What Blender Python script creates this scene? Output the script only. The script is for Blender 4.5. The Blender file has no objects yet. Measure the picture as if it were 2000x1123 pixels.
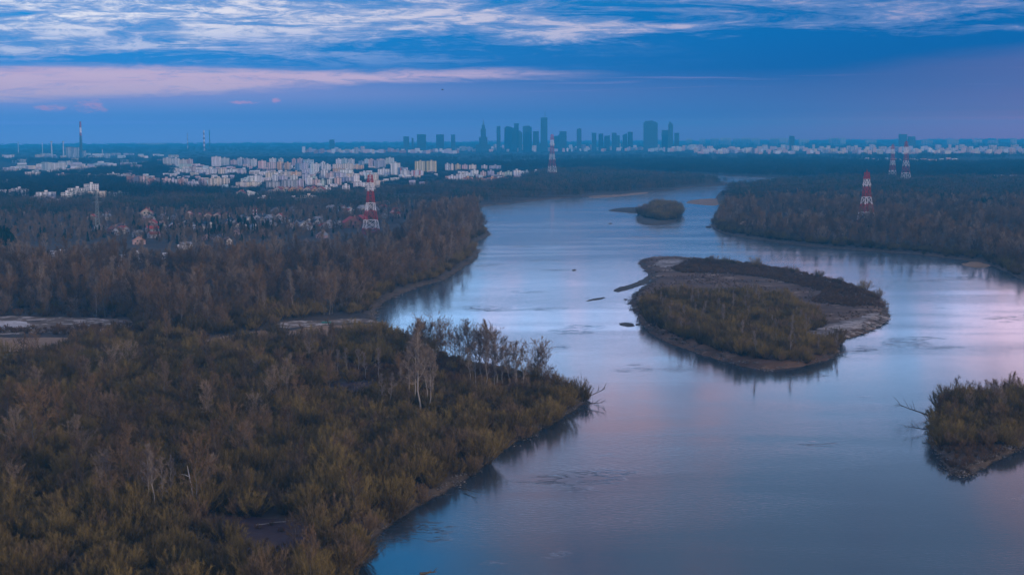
import bpy, math, random
import numpy as np
from mathutils import Matrix, Vector
from mathutils.geometry import delaunay_2d_cdt

random.seed(7); RNG = np.random.default_rng(7)
S = bpy.context.scene
COL = S.collection
R = math.radians

# ------------------------------------------------------------------ camera
H = 110.0; FPX = 3000.0
PITCH = math.atan((561.5 - 265.5) / FPX); ROLL = R(-0.30)
cam = bpy.data.cameras.new('camera'); camo = bpy.data.objects.new('camera', cam); COL.objects.link(camo)
ROT = Matrix.Rotation(math.pi / 2 - PITCH, 3, 'X') @ Matrix.Rotation(ROLL, 3, 'Z')
camo.matrix_world = Matrix.Translation((0, 0, H)) @ ROT.to_4x4()
cam.sensor_width = 36; cam.lens = 36 * FPX / 2000.0
cam.clip_start = 1; cam.clip_end = 200000
S.camera = camo
RN = np.array(ROT)

def rays(px, py):
    px = np.asarray(px, float); py = np.asarray(py, float)
    d = np.stack([(px - 1000) / FPX, -(py - 561.5) / FPX, -np.ones_like(px)], -1)
    return d @ RN.T
def at(px, py, z=0.0):                       # the point of the ground (height z) seen at a pixel of the photo
    d = rays(px, py); t = (z - H) / d[..., 2]
    return np.array([0, 0, H]) + d * t[..., None]
def on(px, py, D):                           # the point at distance D
    d = rays(px, py); t = D / d[..., 1]
    return np.array([0, 0, H]) + d * np.asarray(t)[..., None]
RI = RN.T
def pix(P):
    q = (np.asarray(P, float) - np.array([0, 0, H])) @ RN
    return 1000 + FPX * q[..., 0] / -q[..., 2], 561.5 - FPX * q[..., 1] / -q[..., 2]

def lin(r, g, b, a=1.0):
    f = lambda c: (c / 255.0) / 12.92 if c <= 10.3 else (((c / 255.0) + 0.055) / 1.055) ** 2.4
    return (f(r), f(g), f(b), a)

# ------------------------------------------------------------------ world / sky
HAZE = 0.000100; HAZE_GLOW = (.014, .167, .395)
SUN_EL, SUN_AZ = R(6), R(128)                # azimuth clockwise from the view direction: behind, on the right
W = bpy.data.worlds.new('World'); S.world = W; W.use_nodes = True
wt = W.node_tree; wt.nodes.clear()

class N:
    """tiny node-writing helper"""
    def __init__(s, tree): s.t = tree
    def new(s, kind, **kw):
        n = s.t.nodes.new(kind)
        for k, v in kw.items(): setattr(n, k, v)
        return n
    def put(s, sock, v):
        if hasattr(v, 'is_output'): s.t.links.new(v, sock)
        elif v is not None: sock.default_value = v
    def m(s, op, a, b=None, c=None, clamp=False):
        n = s.new('ShaderNodeMath', operation=op, use_clamp=clamp)
        for i, v in enumerate((a, b, c)): s.put(n.inputs[i], v)
        return n.outputs[0]
    def ss(s, x, lo, hi):
        n = s.new('ShaderNodeMapRange', interpolation_type='SMOOTHSTEP')
        s.put(n.inputs['Value'], x); n.inputs['From Min'].default_value = lo; n.inputs['From Max'].default_value = hi
        return n.outputs[0]
    def mix(s, f, a, b, mode='MIX'):
        n = s.new('ShaderNodeMix', data_type='RGBA', blend_type=mode)
        s.put(n.inputs[0], f); s.put(n.inputs[6], a); s.put(n.inputs[7], b)
        return n.outputs[2]
    def vec(s, x, y, z):
        n = s.new('ShaderNodeCombineXYZ')
        for i, v in enumerate((x, y, z)): s.put(n.inputs[i], v)
        return n.outputs[0]
    def noise(s, v, scale=1.0, detail=4.0, rough=0.55, dist=0.0):
        n = s.new('ShaderNodeTexNoise'); s.put(n.inputs['Vector'], v)
        n.inputs['Scale'].default_value = scale; n.inputs['Detail'].default_value = detail
        n.inputs['Roughness'].default_value = rough; n.inputs['Distortion'].default_value = dist
        return n.outputs[0]
    def ramp(s, x, pts):
        n = s.new('ShaderNodeValToRGB'); e = n.color_ramp.elements
        while len(e) > 1: e.remove(e[-1])
        e[0].position = pts[0][0]; e[0].color = pts[0][1]
        for p, c in pts[1:]:
            q = e.new(p); q.color = c
        s.put(n.inputs[0], x)
        return n.outputs[0]

def build_sky():
    n = N(wt)
    g = n.new('ShaderNodeTexCoord').outputs['Generated']
    sp = n.new('ShaderNodeSeparateXYZ'); n.put(sp.inputs[0], g)
    x, y, z = sp.outputs
    r = n.m('SQRT', n.m('ADD', n.m('MULTIPLY', x, x), n.m('ADD', n.m('MULTIPLY', y, y), 1e-6)))
    v = n.m('MAXIMUM', n.m('DIVIDE', z, r), 0.0)          # tangent of the elevation
    ax = n.m('DIVIDE', x, r); ay = n.m('DIVIDE', y, r)
    k = n.ss(ax, -0.36, 0.30)                              # west (right) is the duller side in this sky
    vm = n.m('POWER', n.m('MULTIPLY', v, 2.0, clamp=True), 0.5)   # v .005>.1  .02>.2 .045>.3 .08>.4 .125>.5 .18>.6 .32>.8
    P = lambda t: math.sqrt(min(1, 2 * t))
    def clear(v_, rgb):                                   # what the sky must send for this tone to arrive through the haze
        T = math.exp(-HAZE * min(26500.0, 215.0 / max(v_, 1e-4))); t = tuple(q / 1.11 for q in lin(*rgb))
        return tuple(max(0.0, (t[i] - (1 - T) * HAZE_GLOW[i]) / T) for i in range(3)) + (1,)
    left = n.ramp(vm, [(P(q), clear(q, t)) for q, t in ((0, (78, 136, 202)), (.004, (76, 135, 202)), (.008, (72, 132, 200)), (.011, (70, 131, 199)), (.014, (72, 132, 199)), (.019, (88, 136, 202)), (.028, (110, 142, 206)),
                       (.042, (48, 132, 206)), (.07, (12, 136, 212)), (.10, (16, 144, 216)), (.15, (60, 150, 215)), (.26, (30, 150, 220)), (.5, (60, 140, 210)))])
    right = n.ramp(vm, [(P(q), clear(q, t)) for q, t in ((0, (64, 114, 174)), (.004, (64, 114, 174)), (.008, (58, 112, 173)), (.011, (54, 111, 172)), (.014, (52, 110, 172)), (.019, (50, 108, 171)), (.028, (42, 103, 168)),
                       (.042, (2, 96, 164)), (.07, (0, 104, 174)), (.10, (30, 112, 180)), (.15, (80, 125, 180)), (.26, (70, 110, 160)), (.5, (80, 120, 180)))])
    base = n.mix(k, left, right)
    # mauve air low on the right, its upper edge climbing to the right under the clear dark-blue gap
    wob = n.m('SUBTRACT', n.noise(n.vec(n.m('MULTIPLY', ax, 7.0), n.m('MULTIPLY', ay, 7.0), n.m('MULTIPLY', v, 40.0)), 1.0, 5, 0.6), 0.5)
    vw = n.m('ADD', v, n.m('MULTIPLY', wob, 0.016))
    edge = n.m('ADD', 0.030, n.m('MULTIPLY', n.m('MAXIMUM', n.m('SUBTRACT', ax, 0.08), 0.0), 0.105))
    low_r = n.m('MULTIPLY', n.ss(n.m('SUBTRACT', edge, vw), -0.005, 0.010), n.ss(ax, 0.10, 0.42))
    base = n.mix(n.m('MULTIPLY', low_r, 0.9), base, n.ramp(vm, [(P(q), clear(q, t)) for q, t in ((0, (116, 114, 164)), (.004, (116, 114, 164)), (.008, (112, 113, 164)), (.011, (106, 112, 164)), (.015, (98, 110, 164)), (.02, (98, 109, 165)), (.03, (90, 108, 165)), (.06, (82, 108, 168)))]))
    # streaks: wide flat noise, three grains
    def grain(fa, fv, off, det, rough, dist): return n.noise(n.vec(n.m('ADD', n.m('MULTIPLY', ax, fa), off), n.m('MULTIPLY', ay, fa), n.m('MULTIPLY', v, fv)), 1.0, det, rough, dist)
    st = n.vec(n.m('MULTIPLY', ax, 9.0), n.m('MULTIPLY', ay, 9.0), n.m('MULTIPLY', v, 150.0))
    g0 = grain(4.5, 46.0, 1.7, 4, 0.55, 0.7)
    n1 = grain(11.0, 95.0, 4.2, 8, 0.68, 1.1)
    n2 = grain(38.0, 210.0, 9.1, 7, 0.70, 1.0)
    dens = n.m('ADD', n.m('ADD', n.m('MULTIPLY', g0, 0.55), n.m('MULTIPLY', n1, 0.62)), n.m('MULTIPLY', n2, 0.26))      # mean about .70
    # how far the high cloud reaches down: well down on the left, less in the middle, least on the right
    lowv = n.ramp(n.ss(ax, -0.34, 0.34), [(0.0, (.050, 0, 0, 1)), (.28, (.054, 0, 0, 1)), (.42, (.060, 0, 0, 1)), (.58, (.055, 0, 0, 1)), (.74, (.060, 0, 0, 1)), (1.0, (.066, 0, 0, 1))])
    sepl = n.new('ShaderNodeSeparateColor'); n.put(sepl.inputs[0], lowv)
    cov = n.ss(n.m('SUBTRACT', vw, sepl.outputs[0]), -0.010, 0.014)
    ex = n.m('SUBTRACT', dens, n.m('SUBTRACT', 0.92, n.m('MULTIPLY', cov, n.m('ADD', 0.225, n.m('MULTIPLY', k, 0.025)))))
    ca = n.m('MULTIPLY', n.ss(ex, -0.11, 0.05), n.ss(cov, 0.02, 0.35))
    lit = n.m('MULTIPLY', n.ss(n.m('ADD', ex, n.m('MULTIPLY', n.m('SUBTRACT', n2, .5), .22)), 0.0, 0.17), n.m('SUBTRACT', 1.0, n.m('MULTIPLY', k, 0.50)))
    ccol = n.mix(lit, n.mix(k, lin(128, 160, 214), lin(104, 132, 188)), n.mix(k, lin(255, 250, 252), lin(226, 196, 208)))
    c = n.mix(n.m('MULTIPLY', ca, 0.93), base, ccol)
    # thin veils between the high cloud and the band, left half
    veil = n.m('MULTIPLY', n.ss(n.m('ADD', n.m('MULTIPLY', n1, .7), n.m('MULTIPLY', n2, .4)), 0.50, 0.68), n.m('MULTIPLY', n.ss(ax, 0.16, -0.22), n.m('MULTIPLY', n.ss(v, 0.040, 0.050), n.ss(v, 0.074, 0.060))))
    c = n.mix(n.m('MULTIPLY', veil, 0.62), c, lin(150, 170, 222))
    # the long pink band across the left half, thinning towards the middle, with grey-blue tears in it
    taper = n.ss(ax, 0.05, -0.34)
    mid = n.m('SUBTRACT', 0.0395, n.m('MULTIPLY', taper, 0.0055))
    half = n.m('ADD', n.m('MULTIPLY', taper, 0.0085), 0.0016)
    v2 = n.m('ADD', v, n.m('MULTIPLY', n.m('SUBTRACT', n1, 0.5), 0.012))
    d = n.m('SUBTRACT', half, n.m('ABSOLUTE', n.m('SUBTRACT', v2, mid)))
    band = n.m('MULTIPLY', n.ss(d, -0.0030, 0.0035), n.ss(ax, 0.085, -0.03))
    tears = n.ss(n.m('ADD', n.m('MULTIPLY', n2, .6), n.m('MULTIPLY', n1, .4)), 0.36, 0.50)
    band = n.m('MULTIPLY', band, n.m('ADD', 0.50, n.m('MULTIPLY', tears, 0.50)), clamp=True)
    under = n.m('MULTIPLY', n.ss(v2, 0.017, 0.027), n.m('MULTIPLY', n.ss(v2, 0.040, 0.030), n.ss(ax, 0.04, -0.30)))
    c = n.mix(n.m('MULTIPLY', under, 0.55), c, lin(168, 158, 214))
    c = n.mix(band, c, n.mix(n1, lin(214, 176, 206), lin(224, 196, 214)))
    # thin pink wisps right of it and the small cumulus heads under it
    n3 = grain(5.0, 240.0, 3.1, 4, 0.55, 0.2)
    wisp = n.m('MULTIPLY', n.ss(n3, 0.55, 0.72), n.m('MULTIPLY', n.ss(v, 0.024, 0.030), n.ss(v, 0.046, 0.038)))
    c = n.mix(n.m('MULTIPLY', wisp, n.m('SUBTRACT', 0.75, n.m('MULTIPLY', k, 0.45))), c, lin(176, 148, 198))
    puffn = n.noise(n.vec(n.m('MULTIPLY', ax, 130.0), n.m('MULTIPLY', ay, 130.0), n.m('MULTIPLY', v, 330.0)), 1.0, 5, 0.65, 0.4)
    for u0, v0, ru, rv in ((-0.262, 0.0200, 0.011, 0.0046), (-0.285, 0.0188, 0.012, 0.0020), (-0.150, 0.0225, 0.003, 0.0022), (-0.172, 0.0218, 0.010, 0.0012)):
        e = n.m('ADD', n.m('POWER', n.m('DIVIDE', n.m('SUBTRACT', ax, u0), ru), 2.0), n.m('POWER', n.m('DIVIDE', n.m('SUBTRACT', v, v0), rv), 2.0))
        pf = n.m('MULTIPLY', n.ss(n.m('ADD', e, n.m('MULTIPLY', n.m('SUBTRACT', puffn, .5), 5.0)), 1.2, -0.6), n.ss(ay, 0.0, 0.2))
        c = n.mix(n.m('MULTIPLY', pf, 0.70), c, lin(236, 160, 196))
    # the broad cloud sheet above the frame: seen only as what the river mirrors and what lights the land
    n4 = n.noise(n.vec(n.m('MULTIPLY', ax, 6.5), n.m('MULTIPLY', ay, 6.5), n.m('MULTIPLY', v, 7.0)), 1.0, 3, 0.5, 0.5)
    n5 = n.noise(n.vec(n.m('MULTIPLY', ax, 9.0), n.m('ADD', n.m('MULTIPLY', ay, 9.0), 5.0), n.m('MULTIPLY', v, 6.0)), 1.0, 3, 0.5, 0.3)
    gap = n.m('MULTIPLY', n.m('MULTIPLY', n.ss(v, 0.165, 0.25), n.ss(v, 0.42, 0.33)), n.m('MULTIPLY', n.ss(ax, 0.03, -0.07), n.ss(ay, 0, .3)))
    sheet = n.m('MULTIPLY', n.m('MULTIPLY', n.ss(n4, 0.30, 0.52), n.ss(v, 0.088, 0.104)), n.m('SUBTRACT', 1.0, gap))
    c = n.mix(n.m('MULTIPLY', gap, .9), c, (.02, .50, 1.25, 1))
    bright = n.ramp(n.m('MULTIPLY', v, 2.0, clamp=True), [(.18, (4.8, 4.8, 4.8, 1)), (.25, (3.5, 3.5, 3.5, 1)), (.34, (1.6, 1.6, 1.6, 1)), (.46, (.80, .80, .80, 1)), (1.0, (.8, .8, .8, 1))])
    scol = n.mix(n.ss(n5, 0.46, 0.58), n.mix(k, lin(156, 200, 248), lin(146, 180, 226)), n.mix(k, lin(255, 206, 224), lin(214, 186, 208)))
    c = n.mix(n.m('MULTIPLY', sheet, 0.88), c, n.mix(1.0, scol, bright, 'MULTIPLY'))
    sky = n.new('ShaderNodeTexSky', sky_type='NISHITA', sun_disc=False)
    sky.sun_elevation = SUN_EL; sky.sun_rotation = SUN_AZ
    hi = n.mix(1.0, sky.outputs[0], (0.15, 0.15, 0.15, 1), 'MULTIPLY')
    c = n.mix(n.m('MULTIPLY', n.ss(v, 0.8, 3.0), 0.5), c, hi)
    b = n.new('ShaderNodeBackground'); n.put(b.inputs[0], c); b.inputs[1].default_value = 1.0
    o = n.new('ShaderNodeOutputWorld'); n.put(o.inputs[0], b.outputs[0])
build_sky()

sl = bpy.data.lights.new('sun', 'SUN'); so = bpy.data.objects.new('sun', sl); COL.objects.link(so)
sl.energy = 2.7; sl.angle = R(12); sl.color = (1.0, 0.77, 0.56)
sd = Vector((math.sin(SUN_AZ) * math.cos(SUN_EL), math.cos(SUN_AZ) * math.cos(SUN_EL), math.sin(SUN_EL)))
so.rotation_euler = sd.to_track_quat('Z', 'Y').to_euler()

S.view_settings.view_transform = 'Standard'; S.view_settings.look = 'None'
S.view_settings.exposure = 0.15; S.view_settings.gamma = 1.0
S.render.engine = 'CYCLES'
S.cycles.max_bounces = 6; S.cycles.diffuse_bounces = 2; S.cycles.glossy_bounces = 3
S.cycles.transparent_max_bounces = 8; S.cycles.volume_bounces = 1
S.cycles.use_denoising = True
S.cycles.caustics_reflective = False; S.cycles.caustics_refractive = False
W.cycles.sampling_method = 'MANUAL'; W.cycles.sample_map_resolution = 1024

# ------------------------------------------------------------------ materials
def mat(name):
    m = bpy.data.materials.new(name); m.use_nodes = True; m.node_tree.nodes.clear()
    n = N(m.node_tree); o = n.new('ShaderNodeOutputMaterial'); return m, n, o
def principled(n, o, col, rough=0.9, spec=0.2, normal=None):
    b = n.new('ShaderNodeBsdfPrincipled'); n.put(b.inputs['Base Color'], col); n.put(b.inputs['Roughness'], rough)
    b.inputs['Specular IOR Level'].default_value = spec
    if normal is not None: n.put(b.inputs['Normal'], normal)
    n.put(o.inputs[0], b.outputs[0]); return b
def pos(n): return n.new('ShaderNodeNewGeometry').outputs['Position']
def bump(n, h, dist, strength=1.0):
    b = n.new('ShaderNodeBump'); b.inputs['Distance'].default_value = dist; b.inputs['Strength'].default_value = strength
    n.put(b.inputs['Height'], h); return b.outputs[0]
def plain(name, col, rough=0.8, var=0.25, scale=0.4, spec=0.25):
    m, n, o = mat(name); p = pos(n)
    f = n.noise(p, scale, 4)
    a = tuple(c * (1 - var) for c in col[:3]) + (1,); b = tuple(min(1, c * (1 + var)) for c in col[:3]) + (1,)
    principled(n, o, n.mix(f, a, b), rough, spec); return m
def twig(name, a, b, c=None, zone=0.012):
    """bark and twigs: each plant its own mix of colours, drifting over the ground"""
    m, n, o = mat(name); p = pos(n)
    rnd = n.new('ShaderNodeObjectInfo').outputs['Random']
    f = n.ss(n.m('ADD', n.m('MULTIPLY', n.noise(p, zone, 4), 0.9), n.m('MULTIPLY', rnd, 0.65)), 0.42, 1.08)
    col = n.mix(f, a, b)
    if c: col = n.mix(n.ss(n.m('FRACT', n.m('MULTIPLY', rnd, 7.3)), 0.72, 0.95), col, c)
    d = n.new('ShaderNodeBsdfDiffuse'); n.put(d.inputs[0], col)
    n.put(o.inputs[0], d.outputs[0]); return m
M = {}
M['willow'] = twig('willow_twigs', (0.100, 0.074, 0.033, 1), (0.225, 0.166, 0.060, 1), (0.190, 0.132, 0.078, 1), 0.03)
M['willow_bark'] = plain('willow_bark', (0.06, 0.05, 0.038), 0.95)
M['twig'] = twig('bare_twigs', (0.092, 0.067, 0.046, 1), (0.200, 0.132, 0.076, 1), (0.25, 0.195, 0.145, 1), 0.03)
M['bark'] = plain('grey_bark', (0.12, 0.105, 0.09), 0.95)
M['pale_twig'] = twig('pale_twigs', (0.20, 0.165, 0.135, 1), (0.24, 0.195, 0.155, 1))
M['pale_bark'] = plain('pale_bark', (0.27, 0.245, 0.215), 0.9)
M['needles'] = twig('conifer_needles', (0.018, 0.035, 0.022, 1), (0.028, 0.045, 0.022, 1))
M['scrub'] = twig('dry_scrub', (0.115, 0.072, 0.044, 1), (0.175, 0.108, 0.060, 1))
M['wood'] = twig('wood_mass', (0.055, 0.046, 0.036, 1), (0.110, 0.078, 0.052, 1), (0.035, 0.045, 0.030, 1), 0.004)
M['deadwood'] = plain('dead_wood', (0.09, 0.075, 0.06), 0.95)

M['far_wood'] = twig('far_wood_mass', (0.014, 0.018, 0.015, 1), (0.030, 0.028, 0.022, 1), (0.012, 0.018, 0.013, 1), 0.003)
def ground_material():
    m, n, o = mat('ground'); p = pos(n)
    sp = n.new('ShaderNodeSeparateXYZ'); n.put(sp.inputs[0], p)
    f1 = n.noise(p, 0.02, 5); f2 = n.noise(p, 0.35, 6, 0.65); f3 = n.noise(p, 0.0016, 4)
    earth = n.mix(n.ss(f1, 0.35, 0.65), (0.050, 0.040, 0.034, 1), (0.085, 0.064, 0.048, 1))
    earth = n.mix(n.m('MULTIPLY', n.ss(f2, 0.45, 0.7), 0.6), earth, (0.11, 0.085, 0.06, 1))
    far = n.mix(n.ss(f3, 0.42, 0.58), (0.016, 0.020, 0.016, 1), (0.032, 0.034, 0.026, 1))
    fd = n.ss(sp.outputs[1], 2500, 5000)
    col = n.mix(fd, earth, far)
    h = n.m('ADD', sp.outputs[2], n.m('MULTIPLY', n.m('SUBTRACT', f2, 0.5), 2.2))
    sand = n.mix(f2, (0.060, 0.046, 0.034, 1), (0.15, 0.112, 0.078, 1))
    col = n.mix(n.m('MULTIPLY', n.ss(h, 2.1, 0.9), n.ss(f1, 0.30, 0.55)), col, sand)
    col = n.mix(n.ss(sp.outputs[2], 0.30, 0.08), col, (0.045, 0.036, 0.028, 1))          # wet edge
    principled(n, o, col, 0.95, 0.15, bump(n, f2, 0.5)); return m
M['ground'] = ground_material()
def patchy(name, a, b, c, s1=0.03, s2=0.4, t=(0.45, 0.65), stretch=None):
    m, n, o = mat(name); p = pos(n)
    f1 = n.noise(p, s1, 5, 0.6); f2 = n.noise(p, s2, 6, 0.65)
    col = n.mix(n.ss(f1, 0.38, 0.62), a, b); col = n.mix(n.ss(f2, *t), col, c)
    principled(n, o, col, 0.95, 0.15, bump(n, f2, 0.4)); return m
M['sand'] = patchy('sand', (0.16, 0.125, 0.10, 1), (0.40, 0.35, 0.31, 1), (0.11, 0.085, 0.068, 1), 0.05, 0.25, (0.5, 0.62))
M['reed'] = patchy('dry_reed', (0.30, 0.185, 0.105, 1), (0.22, 0.145, 0.09, 1), (0.36, 0.23, 0.14, 1))
M['heath'] = patchy('dark_heath', (0.050, 0.032, 0.036, 1), (0.072, 0.046, 0.046, 1), (0.11, 0.082, 0.066, 1), 0.05, 0.5, (0.58, 0.75))
M['islandtop'] = patchy('dry_grass_and_sand', (0.095, 0.056, 0.036, 1), (0.150, 0.092, 0.056, 1), (0.36, 0.27, 0.19, 1), 0.035, 0.07, (0.56, 0.70))
M['drygrass'] = patchy('dry_grass', (0.13, 0.092, 0.062, 1), (0.20, 0.145, 0.100, 1), (0.46, 0.39, 0.33, 1), 0.04, 0.12, (0.52, 0.62))
M['palesand'] = patchy('pale_sand', (0.50, 0.46, 0.43, 1), (0.60, 0.56, 0.53, 1), (0.38, 0.33, 0.29, 1), 0.05, 0.25)
M['mud'] = patchy('wet_mud', (0.060, 0.050, 0.040, 1), (0.095, 0.075, 0.055, 1), (0.12, 0.10, 0.075, 1))
M['field'] = patchy('pale_field', (0.11, 0.105, 0.065, 1), (0.14, 0.13, 0.08, 1), (0.10, 0.09, 0.06, 1), 0.01, 0.05)
M['track'] = patchy('gravel_track', (0.22, 0.25, 0.22, 1), (0.30, 0.32, 0.29, 1), (0.18, 0.2, 0.18, 1))
M['rubble'] = patchy('stone_rubble', (0.16, 0.15, 0.14, 1), (0.25, 0.23, 0.21, 1), (0.08, 0.07, 0.06, 1), 0.2, 1.1)

def water_material():
    m, n, o = mat('river_water'); p = pos(n)
    def mapped(sc, rot):
        mp = n.new('ShaderNodeMapping'); n.put(mp.inputs[0], p); mp.inputs['Scale'].default_value = sc; mp.inputs['Rotation'].default_value = (0, 0, R(rot)); return mp.outputs[0]
    w1 = n.noise(mapped((0.45, 0.9, 0.5), 12), 1.0, 4, 0.6, 0.3); w2 = n.noise(p, 0.035, 3)
    wind = n.noise(mapped((0.0035, 0.012, 1), 8), 1.0, 4, 0.55, 0.6)                       # wind patches drawn out across the flow
    boil = n.m('MULTIPLY', n.ss(n.noise(p, 0.016, 3, 0.5), 0.60, 0.70), n.ss(n.noise(mapped((.09, .28, 1), 15), 1.0, 4, .6, 1.6), 0.52, 0.60))
    hgt = n.m('ADD', n.m('MULTIPLY', w1, n.m('ADD', 0.45, n.m('MULTIPLY', n.ss(wind, .4, .65), .9))), n.m('ADD', n.m('MULTIPLY', w2, 0.6), n.m('MULTIPLY', boil, 3.5)))
    nb = bump(n, hgt, 0.085, 0.5)
    sy = n.new('ShaderNodeSeparateXYZ'); n.put(sy.inputs[0], p)                           # the open reach upstream lies in more wind than the sheltered bend
    def lobe(rough, nrm):
        b = n.new('ShaderNodeBsdfPrincipled'); b.inputs['Base Color'].default_value = (0.030, 0.042, 0.052, 1); b.inputs['Roughness'].default_value = rough
        b.inputs['IOR'].default_value = 1.33; n.put(b.inputs['Normal'], nrm); return b.outputs[0]
    mx = n.new('ShaderNodeMixShader'); n.put(mx.inputs[0], n.m('ADD', n.m('ADD', 0.08, n.m('MULTIPLY', n.ss(sy.outputs[1], 550, 1500), .29)), n.m('MULTIPLY', n.ss(wind, .36, .64), .03)))
    n.put(mx.inputs[1], lobe(0.035, nb)); n.put(mx.inputs[2], lobe(0.36, nb)); n.put(o.inputs[0], mx.outputs[0])
    return m
M['water'] = water_material()

def facade_material():
    """walls of the blocks: the object's own colour with rows of dark window openings, metres from the UV map"""
    m, n, o = mat('block_wall')
    uv = n.new('ShaderNodeUVMap', uv_map='UVMap').outputs[0]
    sp = n.new('ShaderNodeSeparateXYZ'); n.put(sp.inputs[0], uv)
    oi = n.new('ShaderNodeObjectInfo')
    fx = n.m('FRACT', n.m('DIVIDE', sp.outputs[0], 3.4)); fz = n.m('FRACT', n.m('DIVIDE', sp.outputs[1], 3.0))
    wx = n.m('MULTIPLY', n.m('GREATER_THAN', fx, 0.30), n.m('LESS_THAN', fx, 0.78))
    wz = n.m('MULTIPLY', n.m('GREATER_THAN', fz, 0.34), n.m('LESS_THAN', fz, 0.82))
    bay = n.m('GREATER_THAN', n.m('FRACT', n.m('DIVIDE', sp.outputs[0], 13.6)), 0.22)      # blind stair bays
    win = n.m('MULTIPLY', n.m('MULTIPLY', wx, wz), bay)
    tint = n.mix(n.m('GREATER_THAN', n.m('FRACT', n.m('DIVIDE', sp.outputs[0], 27.2)), 0.5), oi.outputs['Color'],
                 n.mix(0.35, oi.outputs['Color'], (0.75, 0.72, 0.72, 1)))
    dirt = n.m('ADD', 0.85, n.m('MULTIPLY', n.noise(pos(n), 0.15, 3), 0.3))
    tint = n.mix(1.0, tint, n.vec(dirt, dirt, dirt), 'MULTIPLY')
    col = n.mix(win, tint, (0.035, 0.045, 0.06, 1))
    principled(n, o, col, n.m('SUBTRACT', 0.85, n.m('MULTIPLY', win, 0.6)), 0.3)
    return m
M['facade'] = facade_material()
def glass_tower_material():
    m, n, o = mat('tower_glass')
    uv = n.new('ShaderNodeUVMap', uv_map='UVMap').outputs[0]
    sp = n.new('ShaderNodeSeparateXYZ'); n.put(sp.inputs[0], uv)
    oi = n.new('ShaderNodeObjectInfo')
    fz = n.m('GREATER_THAN', n.m('FRACT', n.m('DIVIDE', sp.outputs[1], 4.0)), 0.3)
    fx = n.m('GREATER_THAN', n.m('FRACT', n.m('DIVIDE', sp.outputs[0], 6.0)), 0.18)
    col = n.mix(n.m('MULTIPLY', fz, fx), oi.outputs['Color'], (0.012, 0.024, 0.036, 1))
    principled(n, o, col, 0.45, 0.35); return m
M['tower'] = glass_tower_material()
def objcolor(name, rough=0.8):
    m, n, o = mat(name); oi = n.new('ShaderNodeObjectInfo')
    f = n.m('ADD', 0.8, n.m('MULTIPLY', n.noise(pos(n), 0.3, 3), 0.4))
    principled(n, o, n.mix(1.0, oi.outputs['Color'], n.vec(f, f, f), 'MULTIPLY'), rough, 0.25); return m
M['paint'] = objcolor('painted_surface')
M['roof'] = objcolor('roofing', 0.85)
M['dark'] = plain('dark_opening', (0.02, 0.025, 0.032), 0.25, 0.1, 0.5, 0.5)

# ------------------------------------------------------------------ helpers
def mesh_obj(name, verts, faces, material, parent=None, uv=None, mats=None, midx=None, smooth=False):
    me = bpy.data.meshes.new(name)
    me.from_pydata([tuple(map(float, v)) for v in verts], [], [tuple(map(int, f)) for f in faces])
    for m_ in (mats or [material]): me.materials.append(m_)
    if midx is not None: me.polygons.foreach_set('material_index', np.asarray(midx, np.int32))
    if smooth: me.polygons.foreach_set('use_smooth', np.ones(len(faces), bool))
    if uv is not None:
        l = me.uv_layers.new(name='UVMap'); l.data.foreach_set('uv', np.asarray(uv, np.float32).ravel())
    me.update()
    o = bpy.data.objects.new(name, me); COL.objects.link(o)
    if parent is not None: o.parent = parent
    return o
def tag(o, label=None, cat=None, group=None, kind=None):
    if label: o['label'] = label
    if cat: o['category'] = cat
    if group: o['group'] = group
    if kind: o['kind'] = kind
    return o
def empty(name, loc, rz=0.0):
    o = bpy.data.objects.new(name, None); COL.objects.link(o); o.location = loc; o.rotation_euler = (0, 0, rz)
    o.empty_display_size = 1.0; return o
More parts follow.
